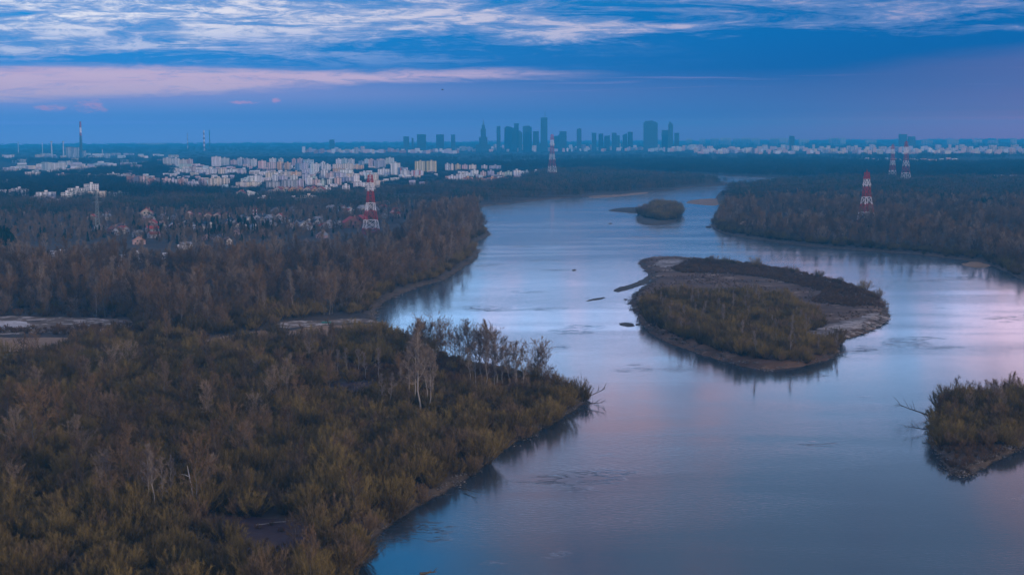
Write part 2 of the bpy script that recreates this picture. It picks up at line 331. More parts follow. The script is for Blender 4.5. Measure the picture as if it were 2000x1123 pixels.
class MB:
    def __init__(s): s.v = []; s.f = []; s.m = []; s.uv = []
    def n(s): return len(s.v)
    def quad(s, p, mi=0, uv=None):
        k = len(s.v); s.v += list(p); s.f.append(tuple(range(k, k + len(p)))); s.m.append(mi)
        s.uv += uv if uv else [(0, 0)] * len(p)
    def box(s, x0, x1, y0, y1, z0, z1, mi=0, top=None):
        """box with metre UVs on its sides"""
        A = [(x0, y0), (x1, y0), (x1, y1), (x0, y1)]; u = 0
        for i in range(4):
            a, b = A[i], A[(i + 1) % 4]; L = math.hypot(b[0] - a[0], b[1] - a[1])
            s.quad([(a[0], a[1], z0), (b[0], b[1], z0), (b[0], b[1], z1), (a[0], a[1], z1)], mi, [(u, z0), (u + L, z0), (u + L, z1), (u, z1)]); u += L
        t = mi if top is None else top
        s.quad([(x0, y0, z1), (x1, y0, z1), (x1, y1, z1), (x0, y1, z1)], t)
    def prism(s, prof, y0, y1, mi=0, top=None):
        """upright outline (x,z), counter-clockwise seen from the front, given depth y0..y1"""
        k = len(prof)
        s.quad([(x, y0, z) for x, z in prof], mi, [(x, z) for x, z in prof])
        s.quad([(x, y1, z) for x, z in reversed(prof)], mi, [(x, z) for x, z in reversed(prof)])
        for i in range(k):
            a, b = prof[i], prof[(i + 1) % k]
            t = mi if (abs(a[0] - b[0]) < 1e-6 or top is None) else top
            s.quad([(b[0], y0, b[1]), (a[0], y0, a[1]), (a[0], y1, a[1]), (b[0], y1, b[1])], t, [(0, b[1]), (0, a[1]), (y1 - y0, a[1]), (y1 - y0, b[1])])
    def tube(s, pts, rad, k=5, mi=0, cap=True):
        pts = [np.asarray(p, float) for p in pts]; base = len(s.v)
        for i, p in enumerate(pts):
            d = pts[min(i + 1, len(pts) - 1)] - pts[max(i - 1, 0)]; d /= (np.linalg.norm(d) + 1e-9)
            a = np.cross(d, (0.31, 0.9, 0.2) if abs(d[2]) > 0.9 else (0, 0, 1)); a /= np.linalg.norm(a); b = np.cross(d, a)
            for j in range(k):
                t = 2 * math.pi * j / k
                s.v.append(tuple(p + rad[i] * (math.cos(t) * a + math.sin(t) * b)))
        for i in range(len(pts) - 1):
            for j in range(k):
                q = (base + i * k + j, base + i * k + (j + 1) % k, base + (i + 1) * k + (j + 1) % k, base + (i + 1) * k + j)
                s.f.append(q); s.m.append(mi); s.uv += [(0, 0)] * 4
        if cap:
            s.f.append(tuple(base + (len(pts) - 1) * k + j for j in range(k))); s.m.append(mi); s.uv += [(0, 0)] * k
    def build(s, name, material, parent=None, mats=None, uv=False, smooth=False):
        return mesh_obj(name, s.v, s.f, material, parent, s.uv if uv else None, mats, s.m if mats else None, smooth)

def inside(poly, P):
    poly = np.asarray(poly)[:, :2]; x, y = P[:, 0], P[:, 1]; c = np.zeros(len(P), bool)
    x0, y0 = poly[-1]
    for x1, y1 in poly:
        if y0 != y1:
            hit = ((y1 > y) != (y0 > y)) & (x < (x0 - x1) * (y - y1) / (y0 - y1) + x1); c ^= hit
        x0, y0 = x1, y1
    return c
def edge_dist(poly, P, closed=True):
    poly = np.asarray(poly)[:, :2]; A = poly; B = np.roll(poly, -1, 0)
    if not closed: A, B = A[:-1], B[:-1]
    out = np.full(len(P), 1e9)
    for s in range(0, len(P), 4000):
        Q = P[s:s + 4000, None, :2]; d = B - A; t = ((Q - A) * d).sum(-1) / ((d * d).sum(-1) + 1e-9); t = np.clip(t, 0, 1)
        out[s:s + 4000] = np.sqrt((((A + t[..., None] * d) - Q) ** 2).sum(-1).min(1))
    return out
def smooth_line(pts, step, rough, closed=False, seed=0):
    """Catmull-Rom through ground points with a ragged edge whose grain grows with distance"""
    rg = np.random.default_rng(seed); P = np.asarray(pts)[:, :2]; n = len(P); out = []
    rngs = n if closed else n - 1
    for i in range(rngs):
        g = (lambda k: P[k % n]) if closed else (lambda k: P[min(max(k, 0), n - 1)])
        a, b, c, d = g(i - 1), g(i), g(i + 1), g(i + 2)
        L = np.linalg.norm(c - b); D = max(300.0, np.linalg.norm((b + c) / 2)); k = int(min(60, max(1, L / (step * D))))
        for j in range(k):
            t = j / k
            q = 0.5 * ((2 * b) + (c - a) * t + (2 * a - 5 * b + 4 * c - d) * t * t + (3 * b - a - 3 * c + d) * t ** 3)
            if L < 6000: q = q + rg.normal(0, 1, 2) * min(rough * D, L * 0.12)
            out.append(q)
    if not closed: out.append(P[-1])
    return np.array(out)
def gp(pl, z=0.0):
    a = np.array(pl, float); return at(a[:, 0], a[:, 1], z)
def lumps(x, y):
    return 0.5 * np.sin(x * .031 + 1.3 * np.sin(y * .017)) + 0.4 * np.sin(y * .041 + 2 + 1.1 * np.sin(x * .023)) + 0.25 * np.sin(x * .11 + y * .13)
def rise(d, x, y, top, slope):
    """height of land at distance d from its waterline"""
    t = np.clip(d / slope, 0, 1)
    return -0.35 + (top + 0.35) * (t * t * (3 - 2 * t)) ** 0.8 + np.clip(d / 30, 0, 1) * 0.5 * lumps(x, y)
def cdt(name, outline, inner, zfun, material, parent=None, extra=None):
    pts = [Vector((float(p[0]), float(p[1]))) for p in outline]; ne = len(pts)
    edges = [(i, (i + 1) % ne) for i in range(ne)]
    if extra is not None:
        for loop in extra:
            b = len(pts); pts += [Vector((float(p[0]), float(p[1]))) for p in loop]; m_ = len(loop)
            edges += [(b + i, b + (i + 1) % m_) for i in range(m_)]
    pts += [Vector((float(p[0]), float(p[1]))) for p in inner]
    V, E, F, *_ = delaunay_2d_cdt(pts, edges, [], 0, 1e-4)
    V = np.array([(v.x, v.y) for v in V]); F = np.array([f[:] for f in F if len(f) == 3])
    keep = inside(outline, V[F].mean(1)); F = F[keep]
    a, b, c = V[F[:, 0]], V[F[:, 1]], V[F[:, 2]]
    cr = (b[:, 0] - a[:, 0]) * (c[:, 1] - a[:, 1]) - (b[:, 1] - a[:, 1]) * (c[:, 0] - a[:, 0])
    F[cr < 0] = F[cr < 0][:, ::-1]
    z = zfun(V)
    return mesh_obj(name, np.column_stack([V, z]), F, material, parent, smooth=True)

# ------------------------------------------------------------------ setting: water, ground, islands
wq = [(-9000, -3000), (9000, -3000), (9000, 9000), (-9000, 9000)]
tag(mesh_obj('water', [(x, y, 0) for x, y in wq], [(0, 1, 2, 3)], M['water']), 'calm wide river mirroring the dusk clouds', None, None, 'structure')

LEFT = [(655, 1250), (690, 1160), (712, 1100), (725, 1070), (760, 1037), (800, 1007), (850, 977), (885, 958), (930, 930), (972, 893), (1010, 868), (1060, 843),
        (1105, 817), (1138, 795), (1152, 782), (1146, 770), (1110, 758), (1068, 742), (1010, 722), (950, 712), (880, 697), (825, 672), (785, 652), (760, 641),
        (756, 633), (744, 628), (738, 615), (745, 600), (772, 582), (820, 563), (870, 547), (905, 526), (930, 508), (938, 492), (925, 478), (954, 463), (958, 457),
        (948, 442), (945, 424), (938, 408), (960, 402), (1010, 397), (1060, 391), (1100, 388), (1170, 383), (1230, 379), (1300, 373), (1355, 366), (1402, 363),
        (1420, 360), (1412, 355), (1375, 350), (1325, 346.5), (1290, 344), (1240, 342.5)]
RIGHT = [(1270, 341), (1320, 341.5), (1390, 342.5), (1450, 345.5), (1570, 350), (1640, 353.5), (1600, 356), (1530, 359), (1450, 366), (1410, 374), (1398, 385), (1400, 398), (1404, 412), (1392, 430), (1388, 440), (1398, 451),
         (1440, 463), (1500, 472), (1560, 480), (1640, 487), (1700, 492), (1780, 497), (1850, 505), (1905, 513), (1950, 527), (1990, 547), (2060, 580), (2200, 640), (2500, 720)]
shoreL = smooth_line(gp(LEFT), 0.0035, 0.0009, seed=1); shoreR = smooth_line(gp(RIGHT), 0.0035, 0.0006, seed=2)
SHORE = np.vstack([shoreL, shoreR])
outer = np.array([(3000, 700), (14000, 700), (14000, 26000), (-14000, 26000), (-14000, 120), (-500, 120)])
MAIN = np.vstack([SHORE, outer])
POND = smooth_line(gp([(-150, 683), (-40, 678), (30, 681), (72, 686), (84, 694), (60, 702), (20, 706), (-40, 708), (-150, 712)]), 0.003, 0.0008, True, 3)
def main_z(V):
    P = np.asarray(V); d = edge_dist(SHORE, P, False)
    z = rise(d, P[:, 0], P[:, 1], 2.4, 9.0)
    far = np.clip((P[:, 1] - 1500) / 3000, 0, 1); z = z * (1 - far) + far * np.minimum(z, 3.0)
    m = inside(POND, P); dp = edge_dist(POND, P)
    z = np.where(m, -0.4, np.minimum(z, -0.35 + dp * 0.35 + 0.001))
    return z
def ground_points():
    Q = []
    for D0, D1, st in ((150, 700, 9), (700, 1300, 14), (1300, 2600, 28), (2600, 6000, 90)):
        w = D1 * 0.45
        gx, gy = np.meshgrid(np.arange(-w, w, st), np.arange(D0, D1, st)); q = np.column_stack([gx.ravel(), gy.ravel()])
        Q.append(q + RNG.uniform(-.35, .35, q.shape) * st)
    gx, gy = np.meshgrid(np.linspace(-13500, 13500, 30), np.linspace(6500, 25500, 30)); Q.append(np.column_stack([gx.ravel(), gy.ravel()]))
    # extra rows along the banks
    for s in (shoreL, shoreR):
        t = np.roll(s, -1, 0) - s; t[-1] = t[-2]; nrm = np.column_stack([-t[:, 1], t[:, 0]]); nrm /= np.linalg.norm(nrm, axis=1)[:, None] + 1e-9
        for off in (1.6, 3.5, 6.5, 11.0): Q += [s + nrm * off]
    Q = np.vstack(Q); Q = Q[inside(MAIN, Q)]; d = edge_dist(SHORE, Q, False)
    return Q[d > 1.0]
tag(cdt('ground', MAIN, ground_points(), main_z, M['ground'], extra=[POND]), 'flat riverside land reaching to the horizon', None, None, 'structure')

def land(name, px, material, label, top=1.5, slope=6.0, inner=6.0, rough=0.0009, seed=0, step=0.003, lump=1.0):
    o = smooth_line(gp(px), step, rough, True, seed)
    lo, hi = o.min(0), o.max(0); st = inner
    gx, gy = np.meshgrid(np.arange(lo[0], hi[0], st), np.arange(lo[1], hi[1], st)); q = np.column_stack([gx.ravel(), gy.ravel()])
    q = q + np.random.default_rng(seed).uniform(-.35, .35, q.shape) * st
    q = q[inside(o, q)]
    if len(q): q = q[edge_dist(o, q) > 0.6]
    zf = lambda V: rise(edge_dist(o, V), V[:, 0], V[:, 1], top, slope)
    ob = cdt(name, o, q, zf, material)
    tag(ob, label, None, None, 'structure')
    return o, zf
ISL, ISLz = land('island', [(1228, 588), (1240, 572), (1262, 558), (1268, 545), (1258, 528), (1246, 514), (1262, 507), (1310, 505), (1350, 507), (1450, 517), (1540, 530), (1620, 548),
        (1690, 566), (1725, 585), (1737, 607), (1732, 628), (1700, 648), (1650, 664), (1638, 676), (1636, 695), (1590, 711), (1530, 721), (1492, 724), (1450, 716),
        (1390, 700), (1330, 680), (1280, 658), (1258, 640), (1240, 615)], M['islandtop'], 'large flat island of dry grass and sand in mid river', 2.6, 7.0, 6.0, seed=11)
IS2, IS2z = land('island', [(1186, 411), (1215, 407.5), (1245, 407), (1290, 403), (1320, 408), (1331, 420), (1322, 433), (1290, 440), (1255, 439), (1242, 432), (1246, 418), (1225, 416), (1205, 414)],
                 M['mud'], 'small wooded island with a sand spit farther up the river', 2.0, 10, 9.0, 0.0005, seed=12)
IS3, IS3z = land('island', [(1818, 822), (1850, 800), (1930, 790), (2040, 800), (2090, 830), (2030, 862), (1990, 880), (1940, 906), (1905, 926), (1872, 930), (1845, 918), (1832, 890), (1812, 868), (1810, 845)],
                 M['ground'], 'small scrub-covered island at the right edge', 2.2, 4.5, 2.5, 0.0008, seed=13)
for i, (px, lab) in enumerate([
    ([(1193, 569), (1205, 561), (1235, 552), (1258, 540), (1266, 528), (1278, 530), (1274, 552), (1255, 559), (1230, 567), (1208, 572)], 'long mud bar trailing off the left tip of the large island'),
    ([(1139, 589), (1155, 583), (1180, 579.5), (1202, 574), (1196, 579), (1180, 584), (1160, 588)], 'thin mud bar left of the large island'),
    ([(1203, 632), (1215, 629), (1242, 632), (1244, 638), (1225, 640), (1210, 637)], 'small dark mud bar below the thin one'),
    ([(1336, 396), (1360, 390), (1400, 388), (1412, 394), (1400, 402), (1365, 400)], 'tan sandbar at the tip of the right bank'),
    ([(1872, 516), (1895, 510), (1935, 512), (1945, 519), (1925, 523), (1890, 522)], 'pale sand spit on the right bank'),
    ([(1150, 383), (1200, 376), (1260, 373), (1265, 378), (1210, 384), (1160, 387)], 'tan beach along the far left bank')]):
    land('sandbar', px, M['mud'] if i in (0, 1, 2) else M['reed'], lab, 0.5, 5.0, 8.0 if i > 2 else 3.0, 0.0006, 20 + i)

def sheet(name, px, material, label, lift=0.18, seed=0, inner=7.0, zf=None):
    o = smooth_line(gp(px, 2.0), 0.004, 0.0016, True, seed)
    lo, hi = o.min(0), o.max(0)
    st = max(inner, (hi - lo).max() / 60)
    gx, gy = np.meshgrid(np.arange(lo[0], hi[0], st), np.arange(lo[1], hi[1], st)); q = np.column_stack([gx.ravel(), gy.ravel()]); q = q[inside(o, q)]
    z = zf or main_z
    tag(cdt(name, o, q, lambda V: np.maximum(z(V), 0.25) + lift, material), label, None, None, 'structure')
    return o
CLEAR = []
CLEAR.append(sheet('heath', [(385, 1020), (450, 1008), (540, 1015), (605, 1030), (610, 1062), (560, 1090), (500, 1118), (455, 1112), (465, 1060), (400, 1045)], M['heath'], 'dark bare clearing among the bushes at the bottom', 0.2, 31))
CLEAR.append(sheet('heath', [(615, 770), (660, 752), (720, 748), (735, 765), (690, 782), (630, 790)], M['heath'], 'dark clearing in the thicket before the pale trees', 0.2, 32))
CLEAR.append(sheet('reed_bed', [(560, 652), (600, 640), (680, 635), (742, 636), (750, 645), (700, 655), (620, 668), (575, 672)], M['reed'], 'pale dry reed flat beside the inlet', 0.2, 33))
CLEAR.append(sheet('reed_bed', [(-60, 662), (60, 660), (170, 662), (215, 668), (140, 676), (40, 680), (-60, 680)], M['reed'], 'strip of dry reeds along the pond', 0.2, 34))
CLEAR.append(sheet('sand_lot', [(-60, 629), (20, 628), (56, 631), (62, 637), (40, 642), (-60, 644)], M['palesand'], 'pale sandy lot at the left edge below the wood', 0.2, 35))
CLEAR.append(sheet('bank_path', [(548, 632), (620, 628), (690, 624), (735, 624), (738, 630), (690, 632), (620, 637), (556, 642)], M['drygrass'], 'trodden sandy path behind the reed flat', 0.25, 36))
CLEAR.append(sheet('dry_grass', [(-60, 622), (120, 622), (245, 626), (260, 640), (180, 650), (40, 652), (-60, 653)], M['drygrass'], 'dry grass with pale sandy streaks behind the lot at the left edge', 0.12, 48))
CLEAR.append(sheet('reed_bed', [(400, 668), (480, 652), (520, 648), (530, 658), (470, 676), (400, 686)], M['reed'], 'dry reed gully leading inland from the inlet', 0.2, 37))
CLEAR.append(sheet('meadow', [(735, 392), (760, 384), (840, 381), (880, 384), (850, 391), (790, 396)], M['field'], 'pale olive meadow behind the left pylon', 0.3, 38))
CLEAR.append(sheet('clearing', [(1420, 441), (1490, 428), (1570, 430), (1560, 440), (1480, 446)], M['reed'], 'tan clearing in the right bank wood', 0.3, 39))
CLEAR.append(sheet('clearing', [(1500, 388), (1545, 382), (1590, 386), (1560, 392)], M['reed'], 'small tan clearing deeper in the right bank wood', 0.3, 40))
sheet('mown_field', [(1190, 311), (1400, 308.5), (1490, 308), (1500, 310), (1390, 313), (1220, 315)], M['track'], 'long pale field beyond the river bend', 0.4, 42, 60)
SANDP = sheet('sand_patch', [(1560, 662), (1600, 642), (1660, 626), (1715, 612), (1730, 622), (1690, 642), (1640, 656), (1600, 672)], M['sand'], 'pale sandy slope on the right side of the large island', 0.12, 43, 5, ISLz)
SANDQ = sheet('sand_patch', [(1275, 518), (1300, 508), (1345, 509), (1340, 516), (1300, 524)], M['sand'], 'pale sandy tip at the top left of the large island', 0.12, 44, 5, ISLz)

# ------------------------------------------------------------------ haze
def haze():
    m, n, o = mat('haze')
    pv = n.new('ShaderNodeVolumePrincipled'); pv.inputs['Color'].default_value = (0.04, 0.50, 0.92, 1); pv.inputs['Density'].default_value = HAZE
    pv.inputs['Anisotropy'].default_value = 0.0
    n.put(o.inputs['Volume'], pv.outputs[0])
    b = MB(); b.box(-14500, 14500, -4000, 26500, -2, 325)
    b.quad([(-14500, -4000, -2), (-14500, 26500, -2), (14500, 26500, -2), (14500, -4000, -2)])
    h = b.build('haze', m); tag(h, 'thin blue evening haze over the whole valley', None, None, 'stuff')
haze()
#@@CITY
# ------------------------------------------------------------------ buildings
ORD = ['leftmost', 'second from left', 'third from left', 'fourth from left', 'fifth from left', 'sixth from left', 'seventh from left', 'eighth from left', 'ninth from left', 'tenth from left']
PEND = {}
def later(o, phrase, cat, group, px):
    """label decided once all look-alikes are known; phrase is a plural-ready tuple (singular, plural)"""
    o['category'] = cat; PEND.setdefault(phrase, []).append((px, o, group))
def settle():
    for (one, many), L in PEND.items():
        L.sort(key=lambda t: t[0])
        for i, (px, o, g) in enumerate(L):
            n_ = len(L)
            if n_ == 1: o['label'] = one
            elif n_ == 2: o['label'] = ('left' if i == 0 else 'right') + ' of the two ' + many
            elif n_ <= 11: o['label'] = ('rightmost' if i == n_ - 1 else ORD[i]) + ' of the ' + many
            else: o['label'] = one
            o['group'] = g
def vary(c, a=.62, b=1.06): f = rgc.uniform(a, b); return tuple(min(1, q * f * rgc.uniform(.95, 1.05)) for q in c)
def setcol(o, c): o.color = (c[0], c[1], c[2], 1.0)
WHITE = (.72, .71, .72); CREAM = (.66, .56, .46); PINK = (.60, .42, .40); ORANGE = (.66, .40, .20); YEL = (.62, .50, .24); LILAC = (.50, .46, .56); GREY = (.36, .36, .39); BLUE = (.16, .24, .36); BRICK = (.36, .18, .15); GREEN = (.44, .52, .46); CYAN = (.48, .58, .62); RED = (.50, .10, .07)
CN = {WHITE: 'white', CREAM: 'cream', PINK: 'pale pink', ORANGE: 'orange', YEL: 'yellow', LILAC: 'pale lilac', GREY: 'grey', BLUE: 'blue', BRICK: 'brick-red', GREEN: 'pale green', CYAN: 'pale blue', RED: 'red'}
rgc = np.random.default_rng(21); FAR = []; FAR_NOW = False; NB = [0]
def block(px0, px1, yb, yt, col, zone, parts=True, near=False, depth=None, label=None, roofcol=(.16, .16, .17), name='apartment_block', turn=None, stripe=None, word='block'):
    pc = (px0 + px1) / 2; g = at(pc, yb, 3.0); D = g[1]
    w = max(6.0, (px1 - px0) * D / FPX); top = max(float(on(pc, yt, D)[2]), 3 + 3.2); h = round((top - 3) / 3.0) * 3.0 + .6; h = max(h, 3.6)
    dp = depth or (12 + 6 * rgc.uniform()); rz = turn if turn is not None else rgc.uniform(-.22, .22)
    w = max(6, (w - dp * abs(math.sin(rz))) / math.cos(rz))
    y0 = 0.0
    if parts:
        r = empty(name, (g[0], D, 2.4), rz)
        m_ = MB(); m_.box(-w / 2, w / 2, 0, dp, 0, h, 0)
        o = m_.build('wall', M['facade'], r, uv=True); setcol(o, vary(col))
        m_ = MB(); m_.box(-w / 2 - .15, w / 2 + .15, -.15, dp + .15, h + .002, h + .55); m_.box(-w / 2 + .5, w / 2 - .5, .5, dp - .5, h + .552, h + .6)
        rf = m_.build('roof', M['roof'], r); setcol(rf, roofcol)
        k = max(1, int(w / 28)); m_ = MB()
        for i in range(k):
            x = -w / 2 + w * (i + .5) / k; m_ = MB(); m_.box(x - 2.2, x + 2.2, dp * .35, dp * .75, h + .602, h + 3.2)
            q = m_.build('lift_house', M['paint'], rf); setcol(q, tuple(min(1, c * 1.05) for c in col))
        n_ = max(1, int(w / 14)); sc = stripe or tuple(min(.8, c * 1.15 + .05) for c in col)
        for i in range(n_ if D < 5200 else 0):
            x = -w / 2 + w * (i + .5) / n_; m_ = MB(); m_.box(x - 1.5, x + 1.5, -1.1, -.003, .5, h - .3)
            q = m_.build('balcony_stack', M['paint'], r); setcol(q, sc); q['label'] = 'paler column of balconies'
        if near:
            me = MB(); me.box(-.85, .85, -.10, .03, -.8, .8); wm = None
            cnt = 0
            for f in range(int(h / 3)):
                for x in np.arange(-w / 2 + 2, w / 2 - 1.5, 4.2):
                    if cnt >= 60 or rgc.uniform() < .1: continue
                    cnt += 1
                    if wm is None: q = me.build('window', M['dark'], r); wm = q.data
                    else: q = bpy.data.objects.new('window', wm); COL.objects.link(q); q.parent = r
                    q.location = (x, -.03, 1.7 + 3 * f)
    else:
        if not label and not FAR_NOW: FAR.append((w * h / D / D, (px0, px1, yb, yt, col, zone, False, False, dp, None, roofcol, name, rz, stripe, word), (g[0], D, w, dp, h, rz, col))); return None
        m_ = MB(); m_.box(-w / 2, w / 2, 0, dp, 0, h, 0, 1)
        r = m_.build(name, None, None, [M['facade'], M['roof']], uv=True); setcol(r, vary(col)); r.location = (g[0], D, 2.4); r.rotation_euler = (0, 0, rz)
    n_ = h / 3; size = 'low' if n_ < 5.5 else ('mid-rise' if n_ < 9.5 else 'tall')
    if label: tag(r, label, 'building')
    else:
        c = CN.get(col, 'pale'); later(r, ('%s %s %s %s' % (size, c, word, zone), '%s %s %ss %s' % (size, c, word, zone)), 'building', 'apartment blocks ' + zone, pc)
    NB[0] += name == 'apartment_block'
    back = 4
    SUBA.append(np.array([(g[0] - w / 2 - 5, D - 55), (g[0] + w / 2 + 5, D - 55), (g[0] + w / 2 + 5, D + dp + back), (g[0] - w / 2 - 5, D + dp + back)]))
    return r
SUBA = []
Z1 = "at the left edge"; Z2 = "in the row left of the estate"; Z3 = "in the estate back row"; Z4 = "in the estate middle"; Z5 = "in the estate front row"; Z6 = "at the estate's river end"
# nearest, left edge
block(-30, 52, 384, 372.5, WHITE, Z1, near=True, turn=.05); block(22, 50, 381, 369.5, WHITE, Z1, near=True, label='white block with an upper storey behind the long block at left edge', turn=.05)
block(56, 76, 396, 384, GREY, Z1, near=True); block(70, 108, 393, 377, WHITE, Z1, near=True, turn=.15); block(84, 112, 400, 388, LILAC, Z1, near=True)
block(118, 143, 394, 376, WHITE, Z1, near=True, turn=.2); block(132, 168, 388, 369, WHITE, Z1, near=True, turn=.1); block(164, 192, 386, 361.5, WHITE, Z1, near=True, label='tallest stepped white block with dark window strips left of the estate', turn=.12)
block(172, 205, 391, 373, CREAM, Z1, near=True); block(196, 228, 389, 379, GREEN, Z1, near=True); block(212, 249, 387, 377, GREEN, Z1, near=True)
for a in [(49, 79, 347, 335.5, WHITE), (109, 134, 348.5, 339.5, PINK), (136, 160, 348, 341, WHITE), (161, 186, 348, 340.5, WHITE), (187, 206, 348, 341, CREAM), (208, 234, 348, 340, WHITE), (2, 22, 358, 352, WHITE), (20, 40, 357, 352.5, CREAM),
          (248, 272, 362.5, 344.5, BRICK), (274, 288, 363, 344, PINK), (288, 313, 364.5, 349, BRICK), (316, 331, 365, 350, PINK), (349, 356, 366, 353, BRICK)]: block(*a, Z2)
# back row
for a in [(318, 334, 327, 309.5, WHITE), (335, 349, 326, 310, WHITE), (351, 363, 327, 312, CREAM), (364, 376, 326, 312, PINK), (350, 374, 331, 321, GREEN), (413, 430, 326, 307, WHITE), (430, 447, 325, 309.5, WHITE), (450, 463, 324, 313, PINK), (463, 475, 325, 309, WHITE),
          (476, 488, 325, 310, LILAC), (489, 503, 326, 311.5, WHITE), (504, 521, 333, 315.5, PINK), (521, 540, 332, 317, PINK), (526, 540, 326, 309.5, WHITE), (541, 555, 333, 317, ORANGE), (555, 570, 333, 317.5, ORANGE), (543, 552, 325, 311, WHITE),
          (570, 578, 326, 312, PINK), (576, 588, 335, 320, BLUE), (588, 601, 336, 319, LILAC), (580, 590, 325, 311, PINK), (592, 612, 325, 312, CYAN), (604, 612, 347, 321, CYAN), (613, 622, 338, 321, WHITE), (626, 634, 334, 318, WHITE), (634, 647, 335, 321, WHITE),
          (656, 667, 326, 310.5, WHITE), (667, 679, 325, 310, CYAN), (680, 693, 326, 311, WHITE), (650, 668, 332, 321, CREAM), (670, 690, 333, 321, CREAM), (684, 710, 332, 323, ORANGE), (700, 712, 325, 315, BLUE), (712, 720, 322, 310.5, CYAN), (719, 729, 329, 312, PINK), (730, 752, 329, 313.5, LILAC),
          (736, 752, 324, 310.5, PINK), (753, 769, 323, 309.5, WHITE)]: block(*a, Z3)
block(763, 781, 342, 318, WHITE, Z3, label='slim white tower left of the yellow slab'); block(776, 790, 343, 327, BLUE, Z3, label='dark blue block with a red stair tower before the yellow slab', stripe=RED)
block(738, 760, 343.5, 331, WHITE, Z4); block(782, 800, 344, 334, WHITE, Z4); block(803, 826, 344, 333, WHITE, Z4, stripe=RED, label='white block with red stripes below the yellow slab')
block(810, 831, 337, 315.5, YEL, Z3, label='left half of the tall yellow striped slab', stripe=(.75, .7, .5)); block(832, 851, 337, 315, YEL, Z3, label='right half of the tall yellow striped slab', stripe=(.75, .7, .5))
for a in [(869, 878, 334, 321, WHITE), (880, 888, 333, 322, CREAM), (889, 900, 333, 321.5, YEL), (902, 914, 332, 322, PINK), (916, 930, 332, 323, CREAM), (940, 952, 331, 324, WHITE), (955, 978, 331, 323, LILAC)]: block(*a, "behind the estate")
# middle
for a in [(518, 533, 352, 337.5, CREAM), (529, 545, 350, 336, CREAM), (547, 567, 350, 336.5, CREAM), (568, 589, 347, 336, ORANGE), (488, 510, 356, 343, WHITE), (480, 488, 354, 346, CYAN), (530, 545, 354, 343, WHITE), (545, 560, 354, 345, LILAC), (566, 583, 353, 344, WHITE), (590, 604, 353, 342, LILAC), (605, 620, 350, 345, GREEN),
          (626, 642, 349, 334, WHITE), (636, 655, 350, 339, PINK), (656, 675, 350, 338, LILAC), (664, 690, 345, 333, WHITE), (676, 700, 354, 340, CREAM), (690, 700, 356, 343, PINK), (702, 722, 345, 336, WHITE), (712, 738, 352, 338, CYAN), (728, 740, 356, 341, CREAM),
          (590, 615, 342, 332, LILAC), (650, 676, 340, 329, ORANGE), (380, 400, 340, 332, WHITE), (401, 421, 341, 331, WHITE), (425, 440, 340, 330, CREAM), (440, 462, 339, 332, WHITE), (463, 480, 340, 331, LILAC), (346, 372, 338, 331, WHITE)]: block(*a, Z4)
# front row
for a in [(330, 346, 364, 352, LILAC), (347, 365, 363, 351, PINK), (366, 385, 365, 353, LILAC), (386, 405, 364, 351, PINK), (405, 420, 365, 350, CREAM), (421, 429, 364, 349, CREAM), (430, 447, 362, 350, CREAM), (460, 482, 364.5, 356, CREAM), (483, 506, 364, 356, CREAM), (487, 498, 358, 347, WHITE),
          (520, 548, 367, 355, GREY), (549, 578, 367, 354.5, GREY), (579, 592, 366, 353, LILAC), (595, 608, 363, 348, WHITE), (610, 624, 362, 351, PINK), (625, 637, 363, 352, GREEN), (638, 650, 361, 350, WHITE), (652, 668, 361, 349, PINK), (664, 690, 357, 346, LILAC), (690, 704, 358, 344, WHITE), (722, 740, 367, 352, CREAM)]: block(*a, Z5)
for a in [(629, 646, 375, 364.5, WHITE), (668, 684, 374, 362, WHITE), (690, 718, 365, 357.5, WHITE), (461, 482, 382, 374.5, WHITE), (502, 525, 397, 387, WHITE), (555, 585, 394, 385.5, WHITE), (586, 616, 393, 384, CREAM)]: block(*a, "among trees before the estate", near=True)
for a in [(876, 890, 351, 343, WHITE), (890, 908, 352.5, 341.5, WHITE), (905, 918, 347, 338, WHITE), (920, 936, 344, 334, WHITE), (938, 950, 345, 336, PINK), (952, 965, 343, 334, LILAC), (970, 985, 346, 336, CREAM), (986, 1000, 345, 337, GREEN), (1003, 1018, 344, 334, WHITE), (1024, 1034, 341, 335, CYAN), (1044, 1052, 340, 333, WHITE),
          (905, 925, 354.5, 347, ORANGE), (927, 948, 354, 348, CREAM), (950, 970, 355, 348, ORANGE), (975, 990, 355, 347, PINK), (996, 1012, 356, 348, ORANGE)]: block(*a, Z6, roofcol=(.33, .08, .06) if a[2] > 353 else (.16, .16, .17))
# hall with the slanted roof in front of the estate
def hall():
    g = at(498, 387, 2.5); D = g[1]; w = 28 * D / FPX; r = empty('community_hall', (g[0], D, 2.4), .25)
    m_ = MB(); m_.prism([(-w / 2, 0), (w / 2, 0), (w / 2, 6), (-w / 2 + 3, 13), (-w / 2, 13)], 0, 18); o = m_.build('wall', M['paint'], r); setcol(o, (.66, .68, .70))
    m_ = MB(); m_.prism([(-w / 2 - .5, 13.01), (-w / 2 + 3, 13.01), (w / 2 + .6, 6.01), (w / 2 + .6, 6.4), (-w / 2 + 3, 13.5), (-w / 2 - .5, 13.5)], -.5, 18.5); o = m_.build('roof', M['roof'], r); setcol(o, (.42, .50, .52))
    for x in (-w / 4, 0, w / 5):
        m_ = MB(); m_.box(x - 1.4, x + 1.4, -.12, .02, 1, 4.5); m_.build('window', M['dark'], r)
    tag(r, 'white hall with a long slanted pale roof before the estate', 'building')
    SUBA.append(np.array([(g[0] - 30, D - 70), (g[0] + 30, D - 70), (g[0] + 30, D + 30), (g[0] - 30, D + 30)]))
hall()

